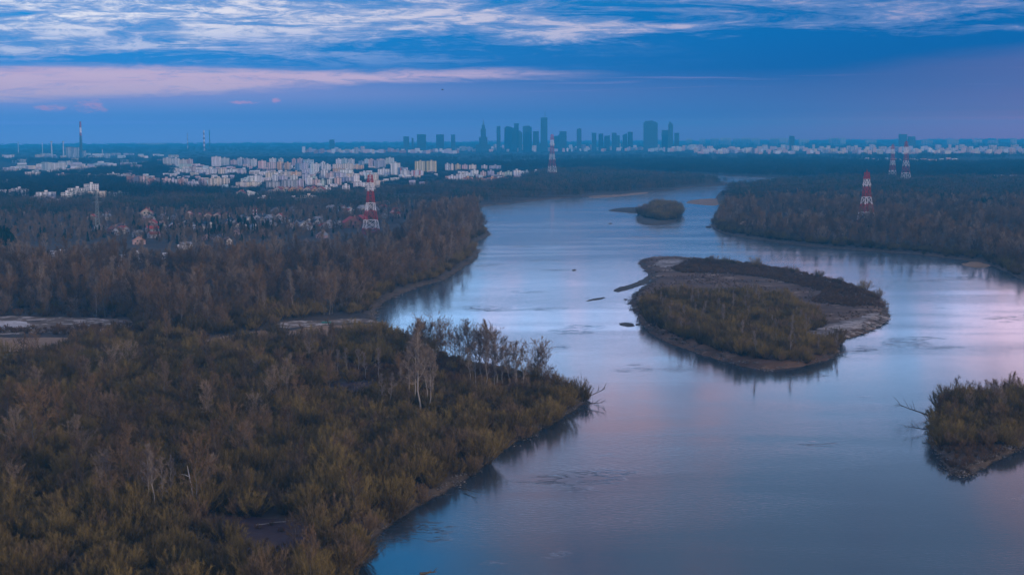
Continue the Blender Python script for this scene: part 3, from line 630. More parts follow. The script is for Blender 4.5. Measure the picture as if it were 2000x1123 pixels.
# low houses with pitched roofs
def gable_parts(w, d, h, rise_):
    wl = MB(); wl.prism([(-w / 2, 0), (w / 2, 0), (w / 2, h), (0, h + rise_), (-w / 2, h)], 0, d)
    rf = MB(); e = .5
    rf.prism([(-w / 2 - e, h - e * rise_ / (w / 2) + .02), (0, h + rise_ + .02), (w / 2 + e, h - e * rise_ / (w / 2) + .02), (w / 2 + e, h - e * rise_ / (w / 2) + .3), (0, h + rise_ + .32), (-w / 2 - e, h - e * rise_ / (w / 2) + .3)], -e, d + e)
    ch = MB(); ch.box(w * .18, w * .18 + .8, d * .5, d * .5 + .8, h + rise_ * .4, h + rise_ + 1.1)
    return [to_me('wall', wl, 'paint'), to_me('roof', rf, 'roof'), to_me('chimney', ch, 'paint')]
def to_me(nm, mb, m_):
    me = bpy.data.meshes.new(nm); me.from_pydata(mb.v, [], mb.f); me.materials.append(M[m_]); me.update(); return me
HP = [(w, d, h, gable_parts(w, d, h, r_)) for w, d, h, r_ in ((10, 12, 5.2, 3.6), (13, 10, 4.2, 4.2), (9, 16, 6.0, 3.2))]
wb = MB(); wb.box(-.7, .7, -.09, .02, -.75, .75); WINM = to_me('window', wb, 'dark'); wb = MB(); wb.box(-.6, .6, -.09, .02, 0, 2.2); DOORM = to_me('door', wb, 'dark')
def house(px, py, wall, roof, zone, v=None, scale=1.0, label=None, turn=None, top=None):
    wall0 = wall
    g = at(px, py, 2.6); v = int(rgc.integers(3)) if v is None else v; w, d, h, pr = HP[v]
    scale *= .74; wall = tuple(c * .62 for c in wall); r = empty('house', (g[0], g[1], 2.3), rgc.uniform(-.9, .9) if turn is None else turn); r.scale = (scale,) * 3
    def part(nm, me, par, col=None, loc=None):
        o = bpy.data.objects.new(nm, me); COL.objects.link(o); o.parent = par
        if col: setcol(o, col)
        if loc: o.location = loc
        return o
    part('wall', pr[0], r, wall); rf = part('roof', pr[1], r, roof); part('chimney', pr[2], rf, (.3, .2, .17))
    part('door', DOORM, r, None, (0, -.02, .05))
    for x, z in ((-w * .3, 1.7), (w * .3, 1.7), (-w * .13, 4.4), (w * .13, 4.4)): part('window', WINM, r, None, (x, -.02, min(z, h)))
    rn = {RR: 'red', DR: 'dark', BR: 'brown', GR: 'grey', OR_: 'orange'}[roof]; wn = CN.get(wall0, 'white')
    if label: tag(r, label, 'house')
    else: later(r, ('%s house with a %s roof %s' % (wn, rn, zone), '%s houses with %s roofs %s' % (wn, rn, zone)), 'house', 'houses ' + zone, px)
    SUBA.append(np.array([(g[0] - 9 * scale, g[1] - 27), (g[0] + 9 * scale, g[1] - 27), (g[0] + 9 * scale, g[1] + 14 * scale), (g[0] - 9 * scale, g[1] + 14 * scale)]))
RR = (.34, .055, .045); DR = (.045, .05, .06); BR = (.13, .08, .06); GR = (.22, .23, .25); OR_ = (.50, .22, .12)
V1 = "in the suburb"; V2 = "behind the suburb"; V3 = "by the left pylon"
house(286, 424, CREAM, RR, V2, 1, 1.9, 'wide house with a domed red roof in the trees left of the suburb', .2)
for i, x in enumerate((370, 388, 406, 424, 441)): house(x, 428 - .4 * i, CREAM, RR, "in the long suburb row", 1, 1.25, None, .1)
house(296, 444, PINK, RR, V1, 1, 1.5); house(545, 431, WHITE, RR, V1, 1, 1.5); house(272, 478, PINK, OR_, V1, 1, 1.3, 'low house with a warm orange roof at the wood edge', .3)
house(690, 445, BRICK, RR, V3, 1, 2.1, 'large brick house with a broad red roof left of the pylon', .35); house(700, 437, BRICK, RR, V3, 0, 1.6, 'red-roofed house just behind the large brick one')
for px, py, wl, rf, sc in [(418, 411, WHITE, GR, 1.2), (430, 409, WHITE, GR, 1.1), (472, 431, WHITE, DR, 1.3), (486, 437, WHITE, GR, 1.3), (503, 434, WHITE, DR, 1.5), (512, 440, WHITE, BR, 1.3), (522, 434, WHITE, GR, 1.5), (530, 441, WHITE, DR, 1.2), (556, 436, WHITE, DR, 1.2),
        (447, 437, WHITE, DR, 1.2), (458, 443, WHITE, GR, 1.2), (442, 445, WHITE, DR, 1.1), (466, 447, CREAM, BR, 1.1), (480, 450, WHITE, DR, 1.1), (500, 450, WHITE, GR, 1.1), (430, 449, WHITE, DR, 1.2), (412, 446, WHITE, DR, 1.2), (596, 444, WHITE, GR, 1.2), (604, 438, WHITE, DR, 1.2), (613, 436, WHITE, GR, 1.2),
        (620, 441, WHITE, DR, 1.2), (600, 449, WHITE, BR, 1.1), (640, 445, WHITE, GR, 1.3), (652, 444, WHITE, DR, 1.2), (664, 441, WHITE, GR, 1.0), (568, 446, CREAM, BR, 1.1), (580, 440, WHITE, DR, 1.1), (350, 446, WHITE, DR, 1.1), (362, 443, WHITE, DR, 1.2), (338, 447, WHITE, GR, 1.1), (320, 449, WHITE, DR, 1.2), (310, 447, WHITE, DR, 1.1),
        (218, 457, BRICK, BR, 1.4), (226, 459, WHITE, BR, 1.2), (205, 449, WHITE, DR, .9), (190, 450, WHITE, GR, 1.0), (235, 452, CREAM, BR, 1.0), (262, 463, WHITE, GR, 1.1), (380, 449, WHITE, DR, 1.1), (396, 452, WHITE, GR, 1.1), (352, 487, WHITE, GR, 1.0), (404, 469, PINK, DR, 1.1), (425, 472, WHITE, DR, 1.2), (448, 477, WHITE, BR, 1.0)]:
    house(px, py, wl, rf, V1, None, sc)
for i in range(34):
    px = rgc.uniform(150, 830); py = rgc.uniform(404, 424) if px > 640 else rgc.uniform(412, 468); house(px, py, [WHITE, CREAM, GREY, PINK][rgc.integers(4)], [DR, BR, GR, RR][rgc.integers(4)], 'in trees round the suburb', None, rgc.uniform(1.0, 1.35))
for px, py, wl, rf, sc in [(640, 412, WHITE, GR, 1.2), (568, 411, WHITE, GR, .9), (685, 419, WHITE, RR, 1.2), (702, 415, WHITE, GR, 1.5), (745, 406, PINK, OR_, 1.4), (757, 402, WHITE, GR, 1.2), (736, 414, WHITE, DR, 1.2), (752, 426, WHITE, BR, 1.0), (765, 424, CREAM, RR, 1.0), (690, 408, CREAM, BR, 1.0), (665, 405, WHITE, GR, 1.0), (620, 404, CREAM, RR, 1.0)]:
    house(px, py, wl, rf, V3 if px > 680 else V2, None, sc)
for i, (px, py, wl, rf) in enumerate([(542, 377, CREAM, RR), (551, 376, ORANGE, RR), (560, 377, CREAM, RR), (572, 377, ORANGE, RR), (581, 376, CREAM, RR), (588, 377, ORANGE, RR), (600, 377, CREAM, RR), (609, 376, CREAM, RR), (617, 377, ORANGE, RR), (625, 377, CREAM, RR), (470, 384, WHITE, RR), (525, 384, CREAM, GR),
        (905, 357, CREAM, RR), (916, 357, ORANGE, RR), (929, 357, CREAM, RR), (941, 357.5, ORANGE, RR), (953, 357, CREAM, RR), (966, 357.5, ORANGE, RR), (979, 357, CREAM, RR), (991, 357.5, ORANGE, RR), (1003, 357, CREAM, RR)]):
    house(px, py, wl, rf, "in the row before the estate" if px < 800 else "in the row by the river", 1, 1.9, None, rgc.uniform(-.2, .2))
# flat white houses in the wood
for px0, px1, yb, yt, lab in [(88, 106, 512, 499, 'low flat-roofed white house at the left in the wood'), (104, 130, 509, 497, 'flat-roofed white house with a pale annex in the left wood'), (228, 250, 520, 503, 'white villa behind bare trees, left of the pair in the wood'), (252, 290, 519, 499, 'largest white villa with dark windows among bare trees'), (308, 330, 516, 503, 'white villa at the right of the group in the wood'), (345, 357, 492, 485, 'small white house at the wood edge')]:
    block(px0, px1, yb, yt, WHITE, '', near=True, depth=11, label=lab, name='villa')

# ------------------------------------------------------------------ the hazy city band and the skyline
FZ = "in the haze left of the skyline"; FZ2 = "in the haze below the skyline"; FZ3 = "in the haze right of the skyline"; FZ4 = "in the far left industrial quarter"
for px in np.arange(590, 890, 4.4):
    yb = rgc.uniform(297, 300.5); hh = rgc.choice([4, 5.5, 7, 9, 12], p=[.25, .3, .25, .12, .08]); block(px, px + rgc.uniform(4, 10), yb, yb - hh, [PINK, WHITE, CREAM, LILAC, BRICK][rgc.integers(5)], FZ, False)
for px in np.arange(884, 1345, 4.2):
    yb = rgc.uniform(292, 297); hh = rgc.choice([5, 7, 9, 12], p=[.35, .35, .2, .1]); block(px, px + rgc.uniform(3, 9), yb, yb - hh, [PINK, WHITE, LILAC, GREY, CYAN][rgc.integers(5)], FZ2, False)
for px in np.arange(1345, 2010, 3.6):
    yb = rgc.uniform(292, 302); hh = rgc.choice([5, 6.5, 8, 10]); block(px, px + rgc.uniform(5, 13), yb, yb - hh, [PINK, WHITE, CREAM, PINK, LILAC][rgc.integers(5)], FZ3, False)
for px in np.arange(1680, 1870, 12):
    block(px, px + rgc.uniform(5, 12), 316, 316 - rgc.uniform(4, 8), [WHITE, PINK, CYAN, GREEN][rgc.integers(4)], 'beside the far right pylons', False)
for i in range(80):
    px = rgc.uniform(0, 330); yb = rgc.choice([304, 308, 319, 323, 327, 330, 333]) + rgc.uniform(-1.5, 1.5); hh = rgc.choice([3, 4, 5, 8], p=[.4, .3, .2, .1]); block(px, px + rgc.uniform(8, 26), yb, yb - hh, [WHITE, WHITE, LILAC, CYAN, CREAM][rgc.integers(5)], FZ4, False)
block(80, 95, 333, 318, CYAN, FZ4, False, label='tall pale blue block left in the far industrial quarter'); block(97, 128, 335, 318, WHITE, FZ4, False, label='broad white striped block in the far industrial quarter'); block(202, 214, 309, 300, CYAN, FZ4, False, label='pale square works hall right of the great chimney')
for px in np.arange(330, 520, 13): block(px, px + rgc.uniform(6, 13), rgc.uniform(331, 337), rgc.uniform(325, 329), [WHITE, PINK, CREAM][rgc.integers(3)], 'in a low row behind the estate', False)
for i in range(150):
    if i < 105: px = rgc.uniform(322, 850); yb = rgc.uniform(326, 368 if px > 380 else 350)
    elif i < 130: px = rgc.uniform(0, 320); yb = rgc.uniform(330, 352)
    else: px = rgc.uniform(865, 1040); yb = rgc.uniform(337, 352)
    block(px, px + rgc.uniform(7, 20), yb, yb - rgc.uniform(3.5, 7.5), [WHITE, WHITE, CREAM, PINK, LILAC, CYAN][rgc.integers(6)], 'in the low housing round the estate', False)
for px in (1930, 1948, 1975): block(px, px + 14, 350, 343 + rgc.uniform(-1, 2), WHITE, 'in the woods at the far right', False)

def tower(name, boxes, D, label, col=(.035, .075, .11), base=3.0, spire=None, depth=30, cat='skyscraper'):
    """boxes: outlines in photo pixels -> metres at the distance D; the first is the shaft, the rest its own parts"""
    xc = sum(p[0] for p in boxes[0]) / len(boxes[0]); g = on(xc, 300, D); r = empty(name, (g[0], D, base - 1))
    col = vary(col, .55, 1.7)
    for i, b in enumerate(boxes):
        prof = []
        for x, y in b:
            q = on(x, y, D); prof.append((q[0] - g[0], max(0.0, q[2] - base + 1) if y < 296 else 0.0))
        m_ = MB(); f = .5 if i == 0 else .5 - .1 * (i % 2) - .02 * i; m_.prism(prof, -depth * f, depth * f)
        o = m_.build('shaft' if i == 0 else 'wing', M['tower'], r, uv=True); setcol(o, col)
    if spire:
        x, y0, y1, r0 = spire; a = on(x, y0, D); b = on(x, y1, D); m_ = MB()
        m_.tube([(a[0] - g[0], 0, a[2] - base + 1 - .2), ((a[0] + b[0]) / 2 - g[0], 0, (a[2] + b[2]) / 2 - base + 1), (b[0] - g[0], 0, b[2] - base + 1)], [r0, r0 * .45, .5], 6)
        o = m_.build('spire', M['paint'], r); setcol(o, (.10, .12, .15))
    return tag(r, label, cat, 'skyline of the city centre')
def sq(x0, x1, y, yr=None): return [(x0, 299), (x1, 299), (x1, yr or y), (x0, y)]
KD = 10500
tower('skyscraper', [sq(939, 949, 252), sq(936, 952, 268), sq(941, 947, 245), sq(929, 958, 283)], KD, 'stepped stone tower with a needle spire, left in the skyline', (.07, .09, .11), spire=(944, 245, 233, 7), depth=40)
tower('skyscraper', [sq(970, 977.5, 247, 246.5)], KD, 'slim dark tower just right of the spired tower')
tower('skyscraper', [[(985, 299), (1004, 299), (1004, 251), (996, 248), (989, 247), (985, 251)]], KD + 200, 'broad tower with a curved top in the left cluster', depth=45)
tower('skyscraper', [sq(1004, 1013, 241.5), sq(1000, 1017, 256)], KD + 90, 'stepped tower rising from the left cluster')
tower('skyscraper', [sq(1013, 1020, 256, 259)], KD, 'lower dark tower closing the left cluster on its right')
tower('skyscraper', [[(1021, 299), (1038.5, 299), (1038.5, 249), (1033, 246), (1021, 247)]], KD + 60, 'wide dark tower with a slanted top left of the highest one', spire=(1026, 247, 243, 1.5), depth=40)
tower('skyscraper', [sq(1041, 1052.5, 257)], KD, 'square block tower beside the highest tower', spire=(1051, 257, 250, 1))
tower('skyscraper', [sq(1056, 1069, 230), sq(1053, 1070, 280)], KD, 'tallest tower of the skyline with a thin mast', spire=(1064.5, 230, 213, 2.2), depth=38)
tower('skyscraper', [sq(1082, 1091, 266)], KD + 100, 'low block between the highest tower and the square dark one')
tower('skyscraper', [sq(1092.5, 1106.5, 257), sq(1090, 1098, 264)], KD, 'square dark tower right of the highest tower', depth=45)
tower('skyscraper', [[(1126.5, 299), (1135.5, 299), (1135.5, 252), (1132, 251), (1126.5, 253)]], KD, 'lone slim tower in the middle of the skyline')
for i, (a, b, y, y2) in enumerate([(1156, 1164.5, 260, 260), (1169, 1178, 262, 261), (1180, 1191, 266, 265), (1195, 1204, 260, 260), (1203, 1210, 265, 265), (1216, 1224.5, 264, 261), (1226, 1235.5, 258, 258)]):
    tower('skyscraper', [sq(a, b, y, y2)], KD + 35 * i, (ORD[i] if i < 6 else 'rightmost') + ' of the seven smaller towers before the wide slab')
tower('skyscraper', [[(1257, 299), (1284, 299), (1284, 241), (1280, 238.5), (1272, 236), (1260, 237), (1257, 241)]], KD - 200, 'widest slab tower with a bowed top at right', spire=(1274, 237, 233, 1.2), depth=40)
tower('skyscraper', [sq(1292.5, 1305, 254.5)], KD + 80, 'square tower leaning against the slanted one')
tower('skyscraper', [[(1305, 299), (1314, 299), (1314, 243), (1311, 240.5), (1308, 238), (1305.5, 244)]], KD - 60, 'slanted knife-edged tower near the right end')
tower('skyscraper', [sq(1317.5, 1326, 260)], KD, 'rightmost tower of the main skyline')
for a, b, y, lab in [(644, 653, 273, 'lone dark block on the horizon at left'), (788, 799, 267, 'leftmost dark tower of the low left group'), (804, 807.5, 270, 'thinnest dark tower of the low left group'), (814.5, 832, 263, 'broad dark tower with a small mast in the low left group'), (852, 867, 263, 'dark tower with a pale edge in the low left group'), (881, 889, 263.5, 'dark tower standing left of the spired tower'),
        (1542, 1551, 266, 'round-topped block on the right horizon'), (1756, 1771, 262.5, 'square tower alone on the right horizon'), (1774, 1787, 267, 'lower square tower beside the lone right one')]:
    tower('skyscraper', [sq(a, b, y)], KD, lab, spire=(823, 263, 257.5, 1.5) if a == 814.5 else None)
for i, (a, b, y) in enumerate([(1340, 1352, 272), (1366, 1378, 272), (1388, 1404, 270.5), (1407, 1428, 270), (1432, 1446, 270.5), (1448, 1466, 270), (1468, 1484, 270.5), (1503, 1520, 270.5), (1522, 1540, 270), (1560, 1580, 273), (1619, 1638, 270), (1641, 1652, 270), (1690, 1712, 273.5), (1800, 1822, 274), (1850, 1872, 273), (1900, 1918, 273), (1930, 1950, 274.5), (1974, 1986, 271)]):
    block(a, b, 283.5, y, GREY, 'on the right horizon', False, word='slab', turn=0)

# ------------------------------------------------------------------ chimneys, masts, stadium, works
def chimney(px, yb, yt, rb, rt, bands, label, D=None, bulge=False, name='chimney', cat='chimney'):
    g = at(px, yb, 3) if D is None else on(px, 300, D); D = g[1]; top = float(on(px, yt, D)[2]); h = top - 2.5
    r = empty(name, (g[0], D, 2.5))
    for z0, z1, c, nm in bands:
        a, b = z0 * h, z1 * h; ra = rb + (rt - rb) * z0; rb_ = rb + (rt - rb) * z1
        m_ = MB(); m_.tube([(0, 0, a), (0, 0, b)], [ra, rb_], 14); o = m_.build('shaft' if nm == 'shaft' else 'painted_band', M['paint'], r); setcol(o, c)
        if nm != 'shaft': o['label'] = nm + ' band'
    if bulge:
        m_ = MB(); m_.tube([(0, 0, h * .93), (0, 0, h * .95), (0, 0, h * .995), (0, 0, h)], [rt, rt * 2.3, rt * 2.3, rt], 12); o = m_.build('top_gallery', M['paint'], r); setcol(o, (.35, .40, .46))
    m_ = MB(); m_.tube([(0, 0, h - .5), (0, 0, h + .8)], [rt * 1.12, rt * 1.12], 14); o = m_.build('rim', M['paint'], r); setcol(o, (.15, .1, .1))
    return tag(r, label, cat)
DRED = (.28, .03, .05); PW = (.75, .72, .75); CONC = (.05, .09, .13)
chimney(158.5, 311, 238, 9, 4.6, [(0, .62, CONC, 'shaft'), (.62, .70, DRED, 'red'), (.70, .84, PW, 'white'), (.84, 1, DRED, 'dark red')], 'tallest chimney with red and white top bands at far left', 8200)
chimney(101, 311, 276.5, 4, 2.8, [(0, 1, (.45, .50, .56), 'shaft')], 'left of two pale slim chimneys with bulging tops', 8200, True)
chimney(124, 311, 276.5, 4, 2.8, [(0, 1, (.45, .50, .56), 'shaft')], 'right of two pale slim chimneys with bulging tops', 8200, True)
chimney(399, 290, 255, 8, 6, [(i / 9, (i + 1) / 9, DRED if i % 2 else PW, 'red' if i % 2 else 'white') for i in range(9)], 'thick red and white striped chimney on the horizon', 12500)
chimney(410, 290, 255, 4, 3.4, [(0, 1, (.06, .08, .11), 'shaft')], 'thin dark chimney beside the striped one', 12500)
chimney(367, 290, 260.5, 2.6, 2, [(i / 7, (i + 1) / 7, DRED if i % 2 == 0 else PW, 'red' if i % 2 == 0 else 'white') for i in range(7)], 'thin red and white striped chimney left of the thick one', 12500)
for px, y, l in ((36, 277, 'thin mast on the far left horizon'), (83, 278, 'second thin mast on the left horizon'), (178, 304, 'short pale chimney right of the tallest chimney'), (143, 300, 'short pale chimney at the foot of the tallest chimney'), (200, 292, 'slim pale silo tower in the works')):
    chimney(px, 311, y, 3.0, 2.2, [(0, 1, (.42, .46, .52), 'shaft')], l, 8300 if px > 100 else 11000)
def works():
    D = 8350; g = on(142, 300, D); r = empty('power_station', (g[0], D, 2.5))
    for i, (a, b, y) in enumerate([(130, 141, 288), (141.5, 154, 289), (163, 166, 295)]):
        x0 = on(a, y, D)[0] - g[0]; x1 = on(b, y, D)[0] - g[0]; h = on(a, y, D)[2] - 2.5; m_ = MB(); m_.box(x0, x1, -20 + i, 20, 0, h, 0); o = m_.build('boiler_house', M['facade'], r, uv=True); setcol(o, (.26, .30, .36))
        m_ = MB(); m_.box(x0 - .5, x1 + .5, -20.5 + i, 20.5, h + .01, h + 2); o = m_.build('roof', M['roof'], r); setcol(o, (.12, .13, .15))
    tag(r, 'grey boiler houses of the power station left of the tallest chimney', 'power station')
    D = 19500; g = on(294, 300, D); r = empty('stadium', (g[0], D, 2.5)); rad = 32 * D / FPX
    z = lambda y: float(on(294, y, D)[2]) - 2.5
    m_ = MB(); k = 48
    ring = [(rad * math.cos(2 * math.pi * i / k), rad * .8 * math.sin(2 * math.pi * i / k)) for i in range(k)]
    def band(z0, z1, s0, s1, mb):
        for i in range(k):
            a, b = ring[i], ring[(i + 1) % k]; mb.quad([(a[0] * s0, a[1] * s0, z0), (b[0] * s0, b[1] * s0, z0), (b[0] * s1, b[1] * s1, z1), (a[0] * s1, a[1] * s1, z1)])
    band(0, z(281.5), .92, 1.0, m_); o = m_.build('outer_wall', M['paint'], r); setcol(o, (.25, .32, .40))
    m_ = MB(); band(z(281.4), z(280.2), 1.0, .6, m_); o = m_.build('roof_ring', M['roof'], r); setcol(o, (.62, .66, .72))
    for i in range(0, k, 6):
        a = ring[i]; m_ = MB(); m_.tube([(a[0], a[1], 0), (a[0] * 1.03, a[1] * 1.03, z(279))], [1.6, 1.2], 4); o = m_.build('mast', M['paint'], r); setcol(o, (.2, .25, .32))
    tag(r, 'wide low stadium with a ring of masts on the left horizon', 'stadium')
works()

# ------------------------------------------------------------------ pylons
PRED = (.34, .025, .035); PWH = (.70, .70, .74)
def pylon(px, yb, yt, zb, wb_, wt_, label, D=None, thick=.23, arms=True, scale=1.0):
    g = at(px, yb, zb); D = D or g[1]; g = on(px, yb, D); top = float(on(px, yt, D)[2]); h = top - 2.2; r = empty('transmission_pylon', (g[0], D, 2.2), .35)
    def half(t): return (wb_ + (wt_ * 1.5 - wb_) * (t / .62) ** .85) / 2 if t < .62 else (wt_ * 1.5 + (wt_ - wt_ * 1.5) * (t - .62) / .38) / 2
    cuts = [0, .10, .245, .40, .535, .73, .87, 1.0]
    for i in range(7):
        t0, t1 = cuts[i], cuts[i + 1]; m_ = MB(); n_ = max(1, int(round((t1 - t0) * h / (half(t0) * 2.1)))); cs = [(-1, -1), (1, -1), (1, 1), (-1, 1)]
        for a, b in cs: m_.tube([(a * half(t0), b * half(t0), t0 * h), (a * half(t1), b * half(t1), t1 * h)], [thick * 1.25] * 2, 4)
        for k in range(n_):
            u0 = t0 + (t1 - t0) * k / n_; u1 = t0 + (t1 - t0) * (k + 1) / n_
            for j in range(4):
                a, b = cs[j], cs[(j + 1) % 4]; h0, h1 = half(u0), half(u1); P = lambda c, hh, u: (c[0] * hh, c[1] * hh, u * h)
                m_.tube([P(a, h0, u0), P(b, h1, u1)], [thick * .8] * 2, 3); m_.tube([P(b, h0, u0), P(a, h1, u1)], [thick * .8] * 2, 3); m_.tube([P(a, h1, u1), P(b, h1, u1)], [thick * .8] * 2, 3)
                if i > 1: continue
                mid = tuple((np.array(P(a, h0, u0)) + np.array(P(b, h0, u0))) / 2); m_.tube([mid, P(a, (h0 + h1) / 2, (u0 + u1) / 2)], [thick * .6] * 2, 3); m_.tube([mid, P(b, (h0 + h1) / 2, (u0 + u1) / 2)], [thick * .6] * 2, 3)
        o = m_.build('lattice_section', M['paint'], r); c = PRED if i % 2 == 0 else PWH; setcol(o, c); o['label'] = ('red' if i % 2 == 0 else 'white') + ' painted lattice section'
    if arms:
        for t, L in ((.76, 6.0), (.88, 4.6)):
            m_ = MB(); z = t * h; L *= scale; m_.tube([(-L * .6, 0, z + .4), (L * .6, 0, z + .4)], [thick * .7] * 2, 4)
            for s in (-1, 1):
                for b in (-1, 1): m_.tube([(s * half(t), b * half(t), z), (s * L, 0, z + .6)], [thick * .8, thick * .5], 4); m_.tube([(s * half(t), b * half(t), z + 3.2 * scale), (s * L, 0, z + .6)], [thick * .7, thick * .5], 4)
            o = m_.build('crossarm', M['paint'], r); setcol(o, PRED if t > .8 else PWH)
            for s in (-1, 1):
                m_ = MB(); m_.tube([(s * L, 0, z + .5), (s * L, 0, z - 2.2)], [.25, .25], 5); q = m_.build('insulator', M['paint'], o); setcol(q, (.2, .14, .12))
    m_ = MB(); m_.tube([(0, 0, h), (0, 0, h + 4)], [.35, .15], 4); o = m_.build('top_rod', M['paint'], r); setcol(o, PRED)
    tag(r, label, 'pylon', 'power line pylons across the river'); P0 = np.array(r.location)
    SUBA.append(np.array([(P0[0] - wb_ * .8, D - 45), (P0[0] + wb_ * .8, D - 45), (P0[0] + wb_ * .8, D + 25), (P0[0] - wb_ * .8, D + 25)]))
    c_, s_ = math.cos(.35), math.sin(.35)
    return [np.array([P0[0] + s * L * scale * c_, P0[1] + s * L * scale * s_, P0[2] + t * h - 2.2]) for t, L in ((.76, 6.0), (.88, 4.6)) for s in (-1, 1)]
A1 = pylon(1691.5, 437, 337, 4, 17.5, 4.2, 'large red and white lattice pylon in the right bank wood')
A2 = pylon(724.5, 455, 342, 4, 17.5, 4.2, 'red and white lattice pylon among the houses of the suburb')
pylon(1078.5, 338, 263, 12, 21, 5, 'tall hazy red and white pylon behind the river bend', None, .27, True, 1.3)
pylon(1769, 347, 277, 14, 18, 4.5, 'right of the two hazy pylons beyond the right bank wood', None, .24, True, 1.2)
pylon(1743, 340, 283, 14, 15, 4.0, 'left of the two hazy pylons beyond the right bank wood', None, .24, True, 1.2)
for a, b, lab in zip(A2, A1, ('lower left', 'lower right', 'upper left', 'upper right')):
    m_ = MB(); m_.tube([a + (b - a) * t - np.array([0, 0, 4 * 9.0 * t * (1 - t)]) for t in np.linspace(0, 1, 41)], [.05] * 41, 4)
    tag(m_.build('power_cable', M['dark']), lab + ' sagging cable between the two nearest pylons over the river', 'cable')
def small_mast():
    g = at(497.5, 430, 4); D = g[1]; h = float(on(497.5, 406.5, D)[2]) - 2.3
    for s, lab in ((-1.1, 'left pole of the thin red and white mast pair in the suburb'), (1.6, 'right pole of the thin red and white mast pair in the suburb')):
        r = empty('mast', (g[0] + s * 1.6, D, 2.3))
        for i in range(8):
            m_ = MB(); m_.tube([(0, 0, h * i / 8), (0, 0, h * (i + 1) / 8)], [.35, .33], 6); o = m_.build('painted_band', M['paint'], r); setcol(o, PRED if i % 2 else PWH)
        tag(r, lab, 'mast')
    g = at(191, 452, 4); D = g[1]; h = float(on(191, 372, D)[2]) - 2.3; r = empty('transmission_pylon', (g[0], D, 2.3), .3)
    m_ = MB()
    for a, b in ((-1, -1), (1, -1), (1, 1), (-1, 1)): m_.tube([(a * 2.6, b * 2.6, 0), (a * .5, b * .5, h)], [.16, .1], 4)
    for k in range(14):
        z0, z1 = h * k / 14, h * (k + 1) / 14; w0, w1 = 2.6 - 2.1 * k / 14, 2.6 - 2.1 * (k + 1) / 14
        for sg in (-1, 1): m_.tube([(-w0, sg * w0, z0), (w1, sg * w1, z1)], [.09] * 2, 3); m_.tube([(w0, sg * w0, z0), (-w1, sg * w1, z1)], [.09] * 2, 3)
    o = m_.build('lattice', M['paint'], r); setcol(o, (.25, .32, .33))
    for t in (.72, .84, .95):
        m_ = MB(); m_.tube([(-5, 0, h * t), (5, 0, h * t)], [.16] * 2, 4); o = m_.build('crossarm', M['paint'], r); setcol(o, (.25, .32, .33))
    tag(r, 'slim grey-green lattice pylon rising from the wood at left', 'pylon')
small_mast()
# the largest of the far blocks stand alone, up to 300 blocks in all; the smallest ones fill the hazy band as one mass
FAR.sort(key=lambda t: -t[0]); FAR_NOW = True; room = 298 - NB[0]; print('blocks', NB[0], 'far', len(FAR))
for _, a, _p in FAR[:room]: block(*a)
def far_mass(L):
    m_ = MB(); fc = []
    for _, _a, (x, D, w, dp, h, rz, col) in L:
        k = len(m_.v); m_.box(-w / 2, w / 2, 0, dp, 0, h); c_, s_ = math.cos(rz), math.sin(rz)
        for i in range(k, len(m_.v)): px, py, pz = m_.v[i]; m_.v[i] = (x + px * c_ - py * s_, D + px * s_ + py * c_, pz + 2.4)
        fc += [col] * (len(m_.f) - len(fc))
    m, n, o = mat('far_walls'); at_ = n.new('ShaderNodeAttribute', attribute_name='paint'); principled(n, o, at_.outputs[0], .85, .2)
    ob = m_.build('far_city_blocks', m); a = ob.data.attributes.new('paint', 'FLOAT_COLOR', 'FACE'); a.data.foreach_set('color', np.array([(*c, 1) for c in fc], np.float32).ravel())
    tag(ob, 'smallest pale blocks filling the hazy city band on the horizon', 'city blocks', None, 'stuff')
far_mass(FAR[room:])
settle()
